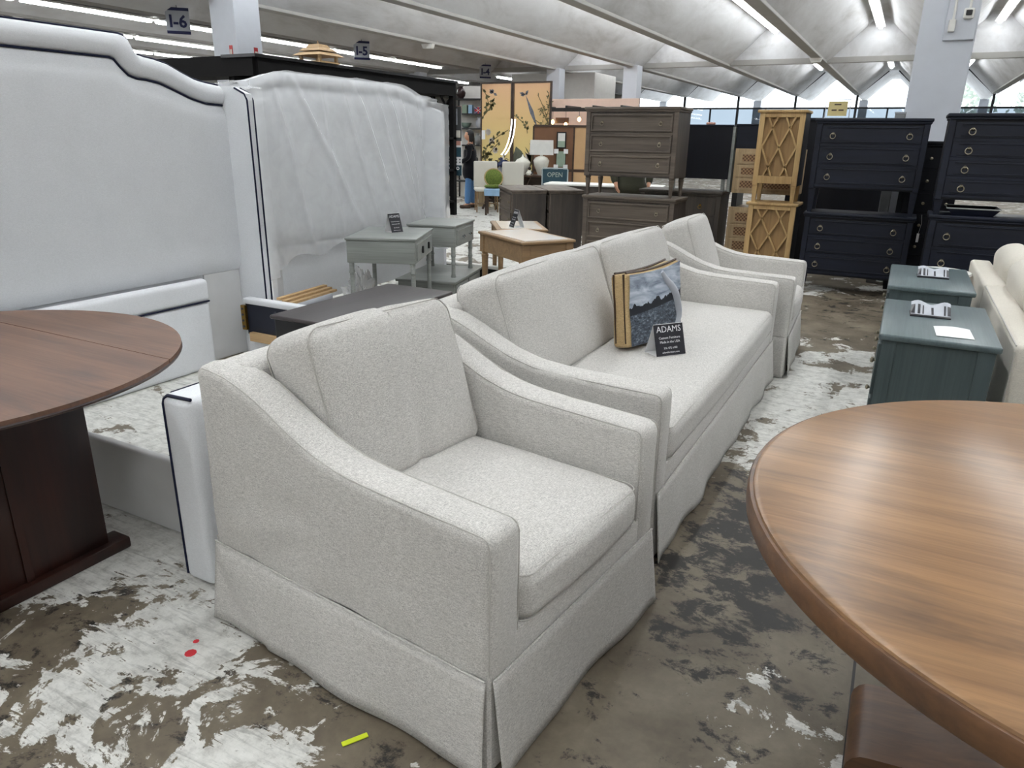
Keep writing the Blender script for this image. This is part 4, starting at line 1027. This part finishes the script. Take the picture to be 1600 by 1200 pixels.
for x in (-.055, .01): part('print_line', MB().box(x, x+.048, -.0045, -.003, .078, .092), 'brown_dark', t)
t = thing('box', 'gray box standing on the floor beside the thick white column', 'box', (-.16, 9.17, 0)); part('body', MB().rbox(-.05, .05, -.08, .08, 0, 1.80, .006), 'mid_gray', t); part('lid', MB().rbox(-.055, .055, -.085, .085, 1.80, 1.82, .004), 'sign_gray', t)
t = thing('cabinet', 'long dark cabinet behind the upper navy dresser, below the window', 'cabinet', (-.55, 10.4, 0)); part('body', MB().rbox(-.8, .55, -.2, .2, .06, 1.76, .004), 'navy_wood_dark', t); part('top', MB().rbox(-.82, .57, -.22, .22, 1.76, 1.79, .004), 'navy_wood', t); part('plinth', MB().box(-.78, .53, -.18, .18, 0, .06), 'navy_wood_dark', t)

# ================================================================== FAR DISPLAYS
# black booth shelving behind the headboards
t = thing('booth_shelving', 'long tall black wooden booth shelving behind the white headboards', 'shelving', (-8.0, 7.73, 0))
yl = 5.0
part('header', MB().box(-.5, .05, 0, yl, 2.24, 2.50), 'black_paint', t); part('header', MB().box(-4.5, -.0, -.05, .45, 2.24, 2.50), 'black_paint', t)
part('cap', MB().box(-.55, .09, -.08, yl+.02, 2.47, 2.51), 'black_satin', t)
for y in (0, 1.8, 3.6, yl-.1):
    part('post', MB().box(-.05, .05, y, y+.1, 0, 2.24), 'black_paint', t); part('post', MB().box(-.5, -.42, y, y+.1, 0, 2.24), 'black_paint', t)
for z in (.25, .85, 1.45): part('shelf', MB().box(-.5, .05, 0, yl, z, z+.04), 'black_paint', t)
part('back_panel', MB().box(-.52, -.48, 0, yl-.6, 0, 2.3), 'black_paint', t)
for k in range(4): part('bracket', MB().tube([(.03, 1.5+k*1.0, 2.22), (.03, 1.72+k*1.0, 2.0)], .03, 4), 'black_paint', t)
for a, b in (((-.48, 1.75), (.02, 2.24)), ((.02, 1.75), (-.48, 2.24)), ((-.48, .04), (.02, .75)), ((.02, .04), (-.48, .75)), ((-.25, 0.0), (.02, .8))):
    part('brace', MB().tube([(a[0], yl-.05, a[1]), (b[0], yl-.05, b[1])], .04, 4), 'black_paint', t)
t = thing('poster', 'tall retail poster with sofa photo and dark green bands on the booth end', 'poster', (-7.98, 12.84, 0)); t.rotation_euler.z = math.radians(10)
part('sheet', MB().box(-.30, .08, -.01, .0, .76, 2.06), 'paper', t)
part('photo', MB().box(-.30, .08, -.014, -.01, 1.42, 2.06), 'dark_gray', t); part('photo', MB().box(-.20, .0, -.016, -.014, 1.72, 2.02), 'sign_gray', t)
part('photo', MB().rbox(-.20, .06, -.03, -.014, 1.48, 1.62, .01), 'pale_pillow', t); part('photo', MB().box(-.28, .06, -.016, -.014, 1.34, 1.42), 'salmon', t)
part('band', MB().box(-.28, .07, -.016, -.01, 1.12, 1.30), 'sign_teal', t); part('band', MB().box(-.30, .08, -.016, -.01, .76, .96), 'sign_teal', t)
part('logo_mark', MB().box(-.245, -.23, -.019, -.016, .87, .93), 'text_white', t)
for k in range(3): part('logo_mark', MB().torus((-.16+.08*k, -.018, .90), .026, .007, 1, 12, 4), 'text_white', t)
for k in range(2):
    for q in range(5): part('icon_mark', MB().box(-.27+q*.075, -.245+q*.075, -.013, -.01, 1.0+.055*k, 1.03+.055*k), 'dark_gray', t)
# model pagoda on the booth
t = thing('model_pagoda', 'small wooden model pagoda standing on the black booth shelving', 'ornament', (-8.1, 9.1, 2.51))
for k, (a, z) in enumerate(((.27, .10), (.20, .165), (.13, .215))):
    part('roof', MB().add([(-a, -a, z), (a, -a, z), (a, a, z), (-a, a, z), (-a*.72, -a*.72, z+.045), (a*.72, -a*.72, z+.045), (a*.72, a*.72, z+.045), (-a*.72, a*.72, z+.045)], [(3, 2, 1, 0), (4, 5, 6, 7), (0, 1, 5, 4), (1, 2, 6, 5), (2, 3, 7, 6), (3, 0, 4, 7)]), 'light_plank', t)
for sx in (-1, 1):
    for sy in (-1, 1): part('post', MB().box(sx*.18-.02, sx*.18+.02, sy*.18-.02, sy*.18+.02, 0, .10), 'light_plank', t)
part('base', MB().box(-.22, .22, -.22, .22, 0, .02), 'light_plank', t); part('finial', MB().lathe([(.02, 0), (.012, .03), (.003, .06)], 8, (0, 0, .26)), 'tan_wood', t)
# etagere with goods
t = thing('etagere', 'black metal etagere with glass shelves beside the gold screens', 'shelf', (-10.02, 16.75, 0)); t.rotation_euler.z = .3
for sx in (-1, 1):
    for sy in (-1, 1): part('post', MB().box(sx*.36-.02, sx*.36+.02, sy*.2-.02, sy*.2+.02, 0, 2.72), 'black_metal', t)
for z in (.4, .85, 1.28, 1.68, 2.03, 2.38): part('shelf', MB().box(-.36, .36, -.2, .2, z, z+.03), 'black_metal', t)
part('back_panel', MB().box(-.36, .36, .2, .22, 0, 2.72), 'far_wall', t)
def vase(name, lb, loc, prof, mat, n=18, wob=0):
    return tag(part(name, MB().lathe(prof, n, (0, 0, 0), wob), mat, None, 50, loc), lb, 'vase')
VP = [(.06, 0), (.12, .10), (.14, .22), (.10, .34), (.05, .40), (.06, .44), (.075, .46)]
vase('vase', 'dark brown vase on the top shelf of the black etagere', (-10.23, 16.63, 2.41), [(r*.85, z*.62) for r, z in VP], 'dark_ceramic')
def shelf_box(lb, x, z, w, h, mat):
    t = thing('book', lb, 'book', (-10.02+x*.955, 16.70+x*.3, z), .3)
    part('cover', MB().box(-w/2, w/2, -.08, .08, 0, h), mat, t); part('pages', MB().box(-w/2+.005, w/2-.005, -.075, .082, .004, h-.004), 'paper', t)
shelf_box('salmon colored book on the second etagere shelf', -.26, 2.06, .10, .17, 'salmon'); shelf_box('sage green book on the second etagere shelf', -.12, 2.06, .12, .2, 'sage'); shelf_box('light blue book on the second etagere shelf', .03, 2.06, .10, .2, 'sky_blue')
t = thing('flag_box', 'small box with a red and blue cross flag on the second etagere shelf', 'box', (-9.80, 16.78, 2.06), .3); part('body', MB().box(-.1, .1, -.06, .06, 0, .15), 'flag_blue', t)
part('cross', MB().box(-.1, .1, -.064, -.06, .055, .095), 'flag_red', t); part('cross', MB().box(-.02, .02, -.064, -.06, 0, .15), 'flag_red', t)
for s in (-1, 1): part('saltire', MB().tube([(-.095, -.061, .075-s*.07), (.095, -.061, .075+s*.07)], .008, 4), 'paper', t)
tag(part('bowl', MB().lathe([(.06, 0), (.12, .06), (.15, .13), (.14, .13), (.05, .02)], 18), 'green_ceramic', None, 50, (-10.12, 16.68, 1.71)), 'green ceramic bowl on the third etagere shelf', 'bowl')
vase('jar', 'pale gray lidded jar on the third etagere shelf', (-9.80, 16.78, 1.71), [(r*.6, z*.6) for r, z in VP], 'sign_gray'); vase('jar', 'gray bottle shaped jar on the fourth etagere shelf', (-9.82, 16.76, 1.31), [(r*.7, z*.6) for r, z in VP], 'mid_gray')
# painted gold screens
def gold_screen(lb, x0, x1, y, seed):
    rnd = random.Random(seed); w = x1-x0; t = thing('folding_screen', lb, 'screen', ((x0+x1)/2, y, 0)); hgt = 2.74
    part('painted_panel', MB().box(-w/2+.03, w/2-.03, -.015, .015, .05, hgt-.03), 'gold_screen', t)
    for (a, b, c, d) in ((-w/2, w/2, hgt-.035, hgt), (-w/2, w/2, 0, .05), (-w/2, -w/2+.035, .05, hgt-.035), (w/2-.035, w/2, .05, hgt-.035)): part('frame_bar', MB().box(a, b, -.03, .03, c, d), 'brown_dark', t)
    return t, w, rnd
def leaf(mb, x, z, ang, ln, wd):
    d = Vector((math.cos(ang), 0, math.sin(ang))); n = Vector((-d.z, 0, d.x)); p = Vector((x, -.017, z))
    mb.add([p, p+d*ln*.5+n*wd, p+d*ln, p+d*ln*.5-n*wd], [(0, 1, 2, 3)])
def spray(mbL, mbS, rnd, pts, nleaf, ln, wd):
    mbS.tube([(x, -.018, z) for x, z in pts], .008, 4)
    for k in range(nleaf):
        i = rnd.randrange(len(pts)-1); f = rnd.random(); x = pts[i][0]*(1-f)+pts[i+1][0]*f; z = pts[i][1]*(1-f)+pts[i+1][1]*f
        leaf(mbL, x+rnd.uniform(-.05, .05), z+rnd.uniform(-.05, .05), rnd.uniform(0, 6.28), ln*rnd.uniform(.6, 1.2), wd)
def arc(x0, z0, x1, z1, bend): return [(x0+(x1-x0)*k/8+bend*math.sin(PI*k/8), z0+(z1-z0)*k/8) for k in range(9)]
t, w_, rnd = gold_screen('narrow gold painted screen panel with flowering branches and a bird', -9.40, -8.54, 16.2, 3)
A, B, C = MB(), MB(), MB()
spray(A, B, rnd, arc(-.40, 1.95, -.15, 2.35, .08), 16, .11, .03); spray(A, B, rnd, arc(-.38, 2.6, -.22, 2.2, .05), 12, .10, .03); spray(A, B, rnd, arc(-.3, 1.0, .35, 1.68, -.22), 26, .10, .03)
spray(A, B, rnd, arc(-.35, .75, .1, 1.4, -.1), 14, .12, .035); spray(A, B, rnd, arc(-.1, .6, .30, 1.1, -.15), 16, .12, .035); spray(A, B, rnd, arc(.3, .5, -.3, .95, .1), 22, .16, .05); spray(A, B, rnd, arc(.0, .4, .3, .8, 0), 14, .16, .05)
for (x, z) in ((-.22, 1.62), (-.12, 1.42), (-.02, 1.2), (-.25, .8), (.2, .78)):
    for k in range(7): leaf(C, x, z, k*.9, .09, .035)
part('painted_leaves', A, 'leaf_print', t); part('painted_stems', B, 'stem_print', t); part('painted_blossoms', C, 'blossom_print', t)
D = MB(); 
for an, l in ((2.5, .14), (2.9, .12), (-.5, .12), (1.9, .10)): leaf(D, -.08, 2.50, an, l, .035)
part('painted_bird', D, 'bird_print', t); part('price_sheet', MB().box(-.42, -.30, -.025, -.02, 1.45, 1.66), 'paper', t)
t, w_, rnd = gold_screen('wide gold painted screen panel with a long tailed bird and reeds', -8.52, -7.52, 16.2, 5)
A, B, C, D = MB(), MB(), MB(), MB()
for an, l in ((.9, .12), (2.9, .17), (3.3, .13), (.5, .06)): leaf(D, -.17, 2.46, an, l, .035)
leaf(D, -.17, 2.46, -1.15, .85, .05)
for b_ in (arc(.42, 1.2, .15, 2.45, .15), arc(.45, 1.5, .1, 1.9, .1), arc(.46, 1.7, .2, 2.15, .05), arc(.40, 2.0, .42, 2.5, .04), arc(.45, 1.1, .25, 1.45, .05)): spray(A, B, rnd, b_, 26, .09, .012)
for x in (.0, .06, .12, .2, .28, -.02): spray(A, B, rnd, arc(x, .85, x+rnd.uniform(-.12, .12), 1.35+rnd.uniform(-.1, .1), .03), 7, .22, .02)
spray(A, B, rnd, arc(-.46, 2.0, -.1, 1.6, .1), 10, .10, .03)
part('painted_rocks', MB().add([(-.47, -.017, .75), (-.2, -.017, .80), (.1, -.017, .95), (.3, -.017, 1.12), (.46, -.017, 1.12), (.2, -.017, 1.0), (.05, -.017, 1.12), (-.1, -.017, 1.0), (-.25, -.017, 1.2), (-.4, -.017, 1.3), (-.47, -.017, 1.1)], [tuple(range(11))]), 'rock_print', t)
for k in range(6): leaf(C, -.02, 1.18, -1.6+k*.5-.6, .22, .07)
part('painted_leaves', A, 'leaf_print', t); part('painted_stems', B, 'stem_print', t); part('painted_blossoms', C, 'blossom_print', t); part('painted_bird', D, 'bird_print', t)
# glowing arc in place of a glass reflection; base and pole added
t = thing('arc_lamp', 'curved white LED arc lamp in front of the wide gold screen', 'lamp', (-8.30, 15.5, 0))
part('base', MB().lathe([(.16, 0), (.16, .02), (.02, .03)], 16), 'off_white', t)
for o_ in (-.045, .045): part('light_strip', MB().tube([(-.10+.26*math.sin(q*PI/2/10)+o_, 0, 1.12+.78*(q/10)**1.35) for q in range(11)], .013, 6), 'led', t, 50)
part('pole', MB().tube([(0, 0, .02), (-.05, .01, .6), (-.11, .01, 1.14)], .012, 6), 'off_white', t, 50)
# console, lamp, vase, figurine, flowers
t = thing('console_table', 'dark brown console table below the gold screens', 'console', (-7.40, 14.6, 0), .40)
part('top', MB().rbox(-.80, .75, -.32, .24, .70, .74, .006), 'brown_dark', t)
for x in (-.72, .0, .67):
    for s in (-1, 1): part('leg', MB().tube([(x-.16*s, -.15, 0), (x+.16*s, -.15, .70)], .025, 4), 'brown_dark', t)
part('shelf', MB().box(-.75, .7, -.2, .2, .16, .20), 'brown_dark', t); part('back_board', MB().box(-.78, .73, .2, .22, .2, .70), 'brown_dark', t)
t = thing('table_lamp', 'white ribbed table lamp with a wide rectangular white shade', 'lamp', (-7.03, 14.71, .74), .45)
part('base', MB().lathe([(.07, 0), (.08, .03), (.15, .20), (.17, .30), (.13, .36), (.06, .39)], 24, wob=.04), 'white_ceramic', t, 50); part('neck', MB().cyl((0, 0, .39), (0, 0, .48), .035, .03), 'white_ceramic', t, 50)
sh = MB(); sh.v = [(sx*(.255 if z < .5 else .245), sy*.15, z) for z in (.42, .72) for sx, sy in ((-1, -1), (1, -1), (1, 1), (-1, 1))]; sh.f = [(0, 1, 5, 4), (1, 2, 6, 5), (2, 3, 7, 6), (3, 0, 4, 7)]
o = part('shade', sh, 'off_white', t); o.modifiers.new('shade thickness', 'SOLIDIFY').thickness = .006
vase('vase', 'white ribbed ginger jar on the console beside the lamp', (-7.40, 14.55, .74), [(.07, 0), (.08, .03), (.15, .18), (.165, .26), (.12, .32), (.05, .35), (.02, .38), (.01, .42)], 'white_ceramic', 24, .04)
t = thing('figurine', 'small black and white figurine between the two ribbed jars', 'figurine', (-7.17, 14.43, .74)); t.scale = (.75, .75, .75); part('body', MB().lathe([(.09, 0), (.11, .05), (.06, .12), (.05, .14)], 12), 'white_ceramic', t, 50); part('head', MB().lathe([(.01, .13), (.05, .17), (.05, .2), (.01, .24)], 12), 'dark_ceramic', t, 50)
for s in (-1, 1): part('arm', MB().tube([(s*.04, 0, .12), (s*.10, -.02, .06), (s*.07, -.06, .02)], .025, 6), 'black_satin', t, 50)
t = thing('flower_pot', 'pot of dark blue and brown flowers on the console', 'flowers', (-7.83, 14.42, .74)); part('pot', MB().lathe([(.07, 0), (.10, .06), (.10, .14), (.08, .15)], 14), 'sign_gray', t, 50)
mb, mb2 = MB(), MB()
for k in range(60):
    d = Vector((random.gauss(0, 1), random.gauss(0, 1), abs(random.gauss(0, 1)))).normalized()*random.uniform(.1, .19); p = d+Vector((0, 0, .17)); a = Vector((random.uniform(-1, 1), random.uniform(-1, 1), random.uniform(-1, 1)))*.05; b = a.cross(d).normalized()*.045
    (mb if d.x > -.03 else mb2).add([p-a, p+b, p+a, p-b], [(0, 1, 2, 3)])
part('blue_flowers', mb, 'blue_petals', t)['kind'] = 'stuff'; part('brown_flowers', mb2, 'brown_dark', t)['kind'] = 'stuff'
# OPEN sign
t = thing('open_sign', 'dark teal sign board reading OPEN in a pale gray frame', 'sign', (-6.10, 13.4, 0), .42)
part('board', MB().rbox(-.24, .24, -.012, .012, .05, .93, .01), 'sign_teal', t)
part('frame', MB().tube([(-.25, 0, .03), (-.25, 0, .92), (-.23, 0, .945), (.23, 0, .945), (.25, 0, .92), (.25, 0, .03)], .014, 6), 'sign_frame', t, 50)
text('lettering', 'OPEN', .125, 'text_pale', t, facing((0, -.014, .82), (1, 0, 0)), sx=.95); part('picture', MB().box(-.11, .11, -.014, -.012, .48, .70), 'sage', t)
for s in (-1, 1): part('foot', MB().box(s*.24-.02, s*.24+.02, -.15, .15, 0, .03), 'sign_frame', t)
# tan partition with pictures
t = thing('partition', 'tan partition wall with dark frame bars behind the table lamp', 'partition', (-6.75, 16.0, 0), .40)
part('panel', MB().box(-1.0, -.10, 0, .04, 0, 1.74), 'brown_panel', t)
for (a, b) in ((-.08, .55), (.60, 1.2)):
    part('panel', MB().box(a, b, 0, .04, 0, .78), 'tan_panel', t); part('panel', MB().box(a, b, 0, .04, .82, 1.74), 'tan_panel', t)
for x in (-1.02, -.10, .555, 1.2): part('post', MB().box(x, x+.04, -.02, .06, 0, 1.76), 'brown_dark', t)
part('rail', MB().box(-1.0, 1.2, -.01, .05, .77, .83), 'brown_dark', t); part('rail', MB().box(-1.0, 1.2, -.02, .06, 1.74, 1.79), 'brown_dark', t)
pd = Vector((math.cos(.40), math.sin(.40)))
def picture(lb, s, z, w, h, octo):
    p = Vector((-6.75, 16.0))+pd*s; t = thing('picture', lb, 'picture', (p.x+.02, p.y-.05, z), .40)
    if not octo:
        part('frame', MB().box(-w/2, w/2, -.02, .02, -h/2, h/2), 'black_satin', t); part('print', MB().box(-w/2+.03, w/2-.03, -.024, -.02, -h/2+.03, h/2-.03), 'off_white', t); part('hills', MB().box(-w/2+.03, w/2-.03, -.026, -.024, -h/2+.03, -h*.05), 'sage', t)
    else:
        q = [(.45, .3), (.3, .5), (-.3, .5), (-.45, .3), (-.45, -.3), (-.3, -.5), (.3, -.5), (.45, -.3)]
        part('frame', MB().box(-w/2, w/2, -.01, .02, -h/2, h/2), 'black_satin', t); part('print', MB().prism([(b*h, a*w) for a, b in q], 1, -.016, -.01), 'sage', t)
        for a in (-1, 1):
            for b in (-1, 1): part('corner_wrap', MB().box(a*w*.5-.05, a*w*.5+.05, -.025, .02, b*h*.5-.05, b*h*.5+.05), 'paper', t)
picture('black framed landscape picture hanging on the tan partition, upper one', -.36, 1.46, .22, .36, False); picture('octagonal green landscape picture with white corner wraps on the partition', -.36, 1.05, .22, .34, True)
# pendant display beyond the partition
t = thing('display_rack', 'black hanging rack with glowing pendant bulbs beyond the tan partition', 'display rack', (-8.6, 20.0, 0))
for y in (-.5, .5): part('bar', MB().box(-1.6, 1.6, y-.03, y+.03, 2.24, 2.30), 'black_metal', t)
for x in (-1.6, -.8, 0, .8, 1.6): part('cross_bar', MB().box(x-.03, x+.03, -.5, .5, 2.30, 2.36), 'black_metal', t); 
for x in (-1.6, 1.6): part('post', MB().box(x-.03, x+.03, -.03, .03, 0, 2.30), 'black_metal', t)
for k in range(7):
    x = -1.2+.4*k; z = 1.86+.07*((k*5) % 3); p_ = part('cord', MB().cyl((x, -.5, 2.24), (x, -.5, z+.06), .006, n=4), 'black_metal', t); part('bulb', MB().lathe([(.02, .06), (.05, .02), (.05, -.02), (.01, -.06)], 8, (x, -.5, z)), 'bulb', p_, 50)
part('dark_frame', MB().box(-.35, .05, -.42, -.40, 1.90, 2.05), 'brown_dark', t)
tag(part('partition', MB().rbox(-10.6, -7.0, 20.9, 21.0, 0, 2.6, .01), 'pink_wall'), 'pale pink partition wall behind the glowing pendant rack', 'partition')
struct('wall_soffit', MB().rbox(-12.7, -9.6, 24.0, 26.0, 2.6, 3.58, .01), 'far_wall')
# upholstered chair with pillows
t = thing('dining_chair', 'wooden side chair with a cream seat and tall upholstered back', 'chair', (-7.83, 13.72, 0), math.radians(35))
part('seat', MB().rbox(-.25, .25, -.24, .24, .42, .49, .03, 2), 'pale_pillow', t, 50); part('backrest', MB().rbox(-.25, .25, .20, .27, .48, 1.02, .03, 2), 'pale_pillow', t, 50)
for sx in (-1, 1):
    for sy in (-1, 1): part('leg', MB().tube([(sx*.21, sy*.21, .42), (sx*.22, sy*.24, 0)], [.022, .015], 6), 'tan_wood', t)
part('stretcher', MB().tube([(-.21, -.22, .18), (.21, -.22, .18)], .014, 5), 'tan_wood', t)
t = thing('side_chair', 'second cream upholstered chair back behind the green pillow', 'chair', (-7.35, 14.02, 0), math.radians(35))
part('backrest', MB().rbox(-.23, .23, .0, .07, .45, 1.02, .03, 2), 'pale_pillow', t, 50); part('seat', MB().rbox(-.23, .23, -.35, .0, .42, .48, .03, 2), 'pale_pillow', t, 50)
for sx in (-1, 1):
    for y in (-.3, .03): part('leg', MB().tube([(sx*.2, y, .44), (sx*.2, y, 0)], .018, 6), 'tan_wood', t)
t = thing('round_pillow', 'round green moss textured pillow leaning on the cream chair', 'pillow', (-7.62, 13.66, .70), math.radians(35)); t.rotation_euler = (math.radians(68), 0, math.radians(35))
part('body', MB().lathe([(.02, -.05), (.12, -.05), (.19, 0), (.12, .05), (.02, .06)], 20), 'moss', t, 60); part('cord_edge', MB().torus((0, 0, 0), .19, .014, 2, 20, 5), 'burlap', t, 50)
t = thing('moss_tray', 'green moss runner lying on a blue and white stool in front of the cream chair', 'decor', (-7.25, 13.25, .535), .4); part('moss', MB().rbox(-.3, .3, -.12, .12, 0, .05, .02, 2, 3, lambda q, u: q+Vector((0, 0, .03*noise.noise(q*14)))), 'moss', t, 50)
t = thing('garden_stool', 'blue and white cloth covered stool under the moss runner', 'stool', (-7.25, 13.25, 0), .4); part('cloth', MB().rbox(-.30, .30, -.18, .18, .38, .52, .02, 2), 'sky_blue', t, 50)
for sx in (-1, 1):
    for sy in (-1, 1): part('leg', MB().box(sx*.26-.02, sx*.26+.02, sy*.14-.02, sy*.14+.02, 0, .38), 'brown_dark', t)
t = thing('pedestal', 'light wood square pedestal stand behind the woman in black', 'pedestal', (-8.45, 14.72, 0), .45); part('body', MB().rbox(-.13, .13, -.13, .13, 0, .44, .005), 'pale_oak', t); part('top', MB().box(-.14, .14, -.14, .14, .44, .46), 'pale_oak', t)
vase('ginger_jar', 'blue and white ginger jar on the light wood pedestal', (-8.45, 14.72, .46), [(.07, 0), (.12, .05), (.13, .16), (.08, .22), (.05, .24), (.06, .26), (.03, .29)], 'sage')
t = thing('potted_plant', 'brown green leafy plant on the floor between the pedestal and cream chair', 'plant', (-8.80, 15.30, 0)); part('pot', MB().lathe([(.12, 0), (.16, .3), (.15, .32), (.1, .3)], 14), 'brown_dark', t, 50)
mb = MB()
for k in range(90):
    a = random.uniform(0, 6.28); z = random.uniform(.3, 1.15); r = random.uniform(.05, .28); p = Vector((r*math.cos(a), r*math.sin(a), z)); d = Vector((math.cos(a), math.sin(a), random.uniform(-.3, .8)))*.09; n = d.cross(Vector((0, 0, 1))).normalized()*.03
    mb.add([p, p+d*.5+n, p+d, p+d*.5-n], [(0, 1, 2, 3)])
part('foliage', mb, 'leaf_print', t)['kind'] = 'stuff'

# ================================================================== PEOPLE
def skin_mesh(name, pts, edges, rad, mat, parent, sub=2, root=0):
    me = bpy.data.meshes.new(name); me.from_pydata(pts, edges, []); o = bpy.data.objects.new(name, me); COL.objects.link(o)
    o.modifiers.new('skin', 'SKIN'); 
    if not me.skin_vertices: me.attributes
    for k, r in enumerate(rad):
        sv = me.skin_vertices[0].data[k]; sv.radius = r if isinstance(r, tuple) else (r, r); sv.use_root = (k == root)
    sb = o.modifiers.new('smooth', 'SUBSURF'); sb.levels = sub; sb.render_levels = sub
    bpy.context.view_layer.update()
    m2 = bpy.data.meshes.new_from_object(o.evaluated_get(bpy.context.evaluated_depsgraph_get()))
    bpy.data.objects.remove(o); m2.materials.clear(); m2.materials.append(MATS[mat])
    for p in m2.polygons: p.use_smooth = True
    return put(name, m2, parent)
def person(label, loc, rz, hgt, arms, top, legs, shoes, jacket_len=.0, hair_long=True, bag=False, step=.0):
    t = thing('person', label, 'person', loc, rz); k = hgt/1.70
    V = lambda *p: tuple(c*k for c in p)
    P = [V(0, 0, .93), V(0, 0, 1.10), V(.0, 0, 1.28), V(-.01, 0, 1.40), V(0, 0, 1.47), V(.015, 0, 1.53)]
    R = [(.12, .155), (.10, .135), (.115, .165), (.08, .15), (.048, .048), (.05, .05)]; R = [(a*k, b*k) for a, b in R]
    Eg = [(0, 1), (1, 2), (2, 3), (3, 4), (4, 5)]
    def chain(start, pts, rad):
        prev = start
        for p, r in zip(pts, rad): P.append(V(*p)); R.append((r*k, r*k)); Eg.append((prev, len(P)-1)); prev = len(P)-1
        return prev
    LG = {}
    for s in (-1, 1):
        dx = step*s
        LG[s] = [(dx*.1, s*.09, .86), (dx*.5+.01, s*.10, .50), (dx-.01, s*.10, .09)]
        chain(0, LG[s]+[(dx+.12, s*.11, .04)], [.082, .056, .038, .034])
        A = arms[s]; last = chain(3, [(-.01, s*.17, 1.39)]+A, [.05, .042, .030, .026])
        hp = Vector(P[last])/k; pr = Vector(P[last-1])/k; d = (hp-pr).normalized(); side = d.cross(Vector((0, s, 0))).normalized()
        palm = hp+d*.05; chain(last, [tuple(palm)], [.028]); pi_ = len(P)-1
        for q in range(4):
            o_ = side*(-.024+.016*q); l = (.05, .06, .056, .044)[q]
            chain(pi_, [tuple(palm+d*.025+o_), tuple(palm+d*(.025+l*.6)+o_-Vector((0, s*.008, 0))), tuple(palm+d*(.025+l)+o_-Vector((0, s*.02, 0)))], [.0095, .009, .008])
        chain(pi_, [tuple(palm-d*.01+side*.035), tuple(palm+d*.025+side*.05)], [.010, .009])
    body = skin_mesh('body', P, Eg, R, 'skin', t)
    # head with face
    def head(u, v):
        a = u*2*PI; b = (v-.5)*PI; d = Vector((math.cos(a)*math.cos(b), math.sin(a)*math.cos(b), math.sin(b)))
        p = Vector((d.x*.092, d.y*.074, d.z*.115))
        if d.z < 0: p.x += .012*(-d.z)*(d.x > 0); p.y *= 1-.22*(-d.z)
        if d.x > 0:
            nose = math.exp(-((d.y/.16)**2+((d.z+.12)/.16)**2)); p.x += .022*nose
            eye = math.exp(-(((abs(d.y)-.36)/.14)**2+((d.z-.08)/.12)**2)); p.x -= .010*eye
            lip = math.exp(-((d.y/.25)**2+((d.z+.50)/.08)**2)); p.x += .006*lip
        return tuple((p+Vector((.025, 0, 1.605)))*k)
    part('head', MB().grid(head, 28, 18, True), 'skin', t, 60)
    for s in (-1, 1):
        part('eye', MB().lathe([(.001, -.008), (.009, 0), (.001, .008)], 8).xf(Matrix.Translation(V(.098, s*.03, 1.615))), 'hair', t, 50); part('ear', MB().lathe([(.004, -.028), (.016, 0), (.004, .028)], 8).xf(Matrix.Translation(V(.015, s*.074, 1.60))), 'skin', t, 50)
    def hr(u, v):
        a = u*2*PI; z = v; fr = max(0, math.cos(a))
        if z < .45: b = PI/2*(1-z/.45); r = math.cos(b); zz = .128*math.sin(b); ex = 1.0
        else: r = 1+.05*(z-.45); zz = -(z-.45)/.55*(.42 if hair_long else .10); ex = 1
        cut = .55 if fr > .35 and z > .30 else 1.0
        x = math.cos(a)*.108*r*cut-.012-(.05*(z-.45) if z > .45 else 0); y = math.sin(a)*.090*r
        if fr > .3 and z > .42: zz = max(zz, -.0); 
        return tuple(Vector((x+.02, y, 1.612+zz))*k)
    part('hair', MB().grid(hr, 26, 18, True), 'hair', t, 70)
    # clothes
    tp = [V(0, 0, .78+jacket_len), V(0, 0, .92), V(0, 0, 1.10), V(.0, 0, 1.28), V(-.01, 0, 1.40), V(0, 0, 1.455)]; tr = [(.20, .25), (.20, .25), (.165, .195), (.15, .20), (.10, .17), (.07, .07)]; te = [(0, 1), (1, 2), (2, 3), (3, 4), (4, 5)]
    for s in (-1, 1):
        prev = 4
        for p, r in zip([(-.01, s*.18, 1.385)]+arms[s], [.07, .060, .048, .046]): tp.append(V(*p)); tr.append((r, r)); te.append((prev, len(tp)-1)); prev = len(tp)-1
    skin_mesh('jacket', tp, te, [(a*k, b*k) for a, b in tr], top, t, root=2)
    lp = [V(0, 0, .92)]; lr = [(.085, .11)]; le = []
    for s in (-1, 1):
        prev = 0
        for p, r in zip(LG[s], [.098, .080, .085]): lp.append(V(*p)); lr.append((r, r)); le.append((prev, len(lp)-1)); prev = len(lp)-1
    skin_mesh('trousers', lp, le, [(a*k, b*k) for a, b in lr], legs, t)
    for s in (-1, 1):
        dx = step*s; part('shoe', MB().rbox(dx-.08, dx+.17, s*.10-.042, s*.10+.042, 0, .075, .03, 3, 2), shoes, t, 60)
    if bag:
        b_ = part('shoulder_bag', MB().rbox(-.16, .16, -.29, -.20, .86, 1.08, .03, 2), 'black_satin', t, 50); part('strap', MB().tube([V(-.12, -.24, 1.06), V(-.06, -.22, 1.30), V(0, -.17, 1.44), V(.06, -.22, 1.28), V(.12, -.24, 1.06)], .012, 5), 'black_satin', b_, 50)
    return t
ad = {s: [(-.02, s*.25, 1.12), (.10, s*.24, .90)] for s in (-1, 1)}; ad[1] = [(.02, .25, 1.13), (.20, .16, 1.02)]
person('person in a black jacket and blue jeans with a black shoulder bag, facing the poster', (-8.48, 14.14, 0), math.atan2(-.45, -.89), 1.62, ad, 'black_cloth', 'denim', 'brown_dark', -.20, True, True, .06)
ad2 = {s: [(-.03, s*.27, 1.14), (.10, s*.22, .92)] for s in (-1, 1)}
person('person in olive clothes standing behind the stacked brown dressers', (-3.30, 9.75, 0), math.radians(-60), 1.72, ad2, 'olive_cloth', 'olive_cloth', 'black_satin', -.04, False, False, .03)
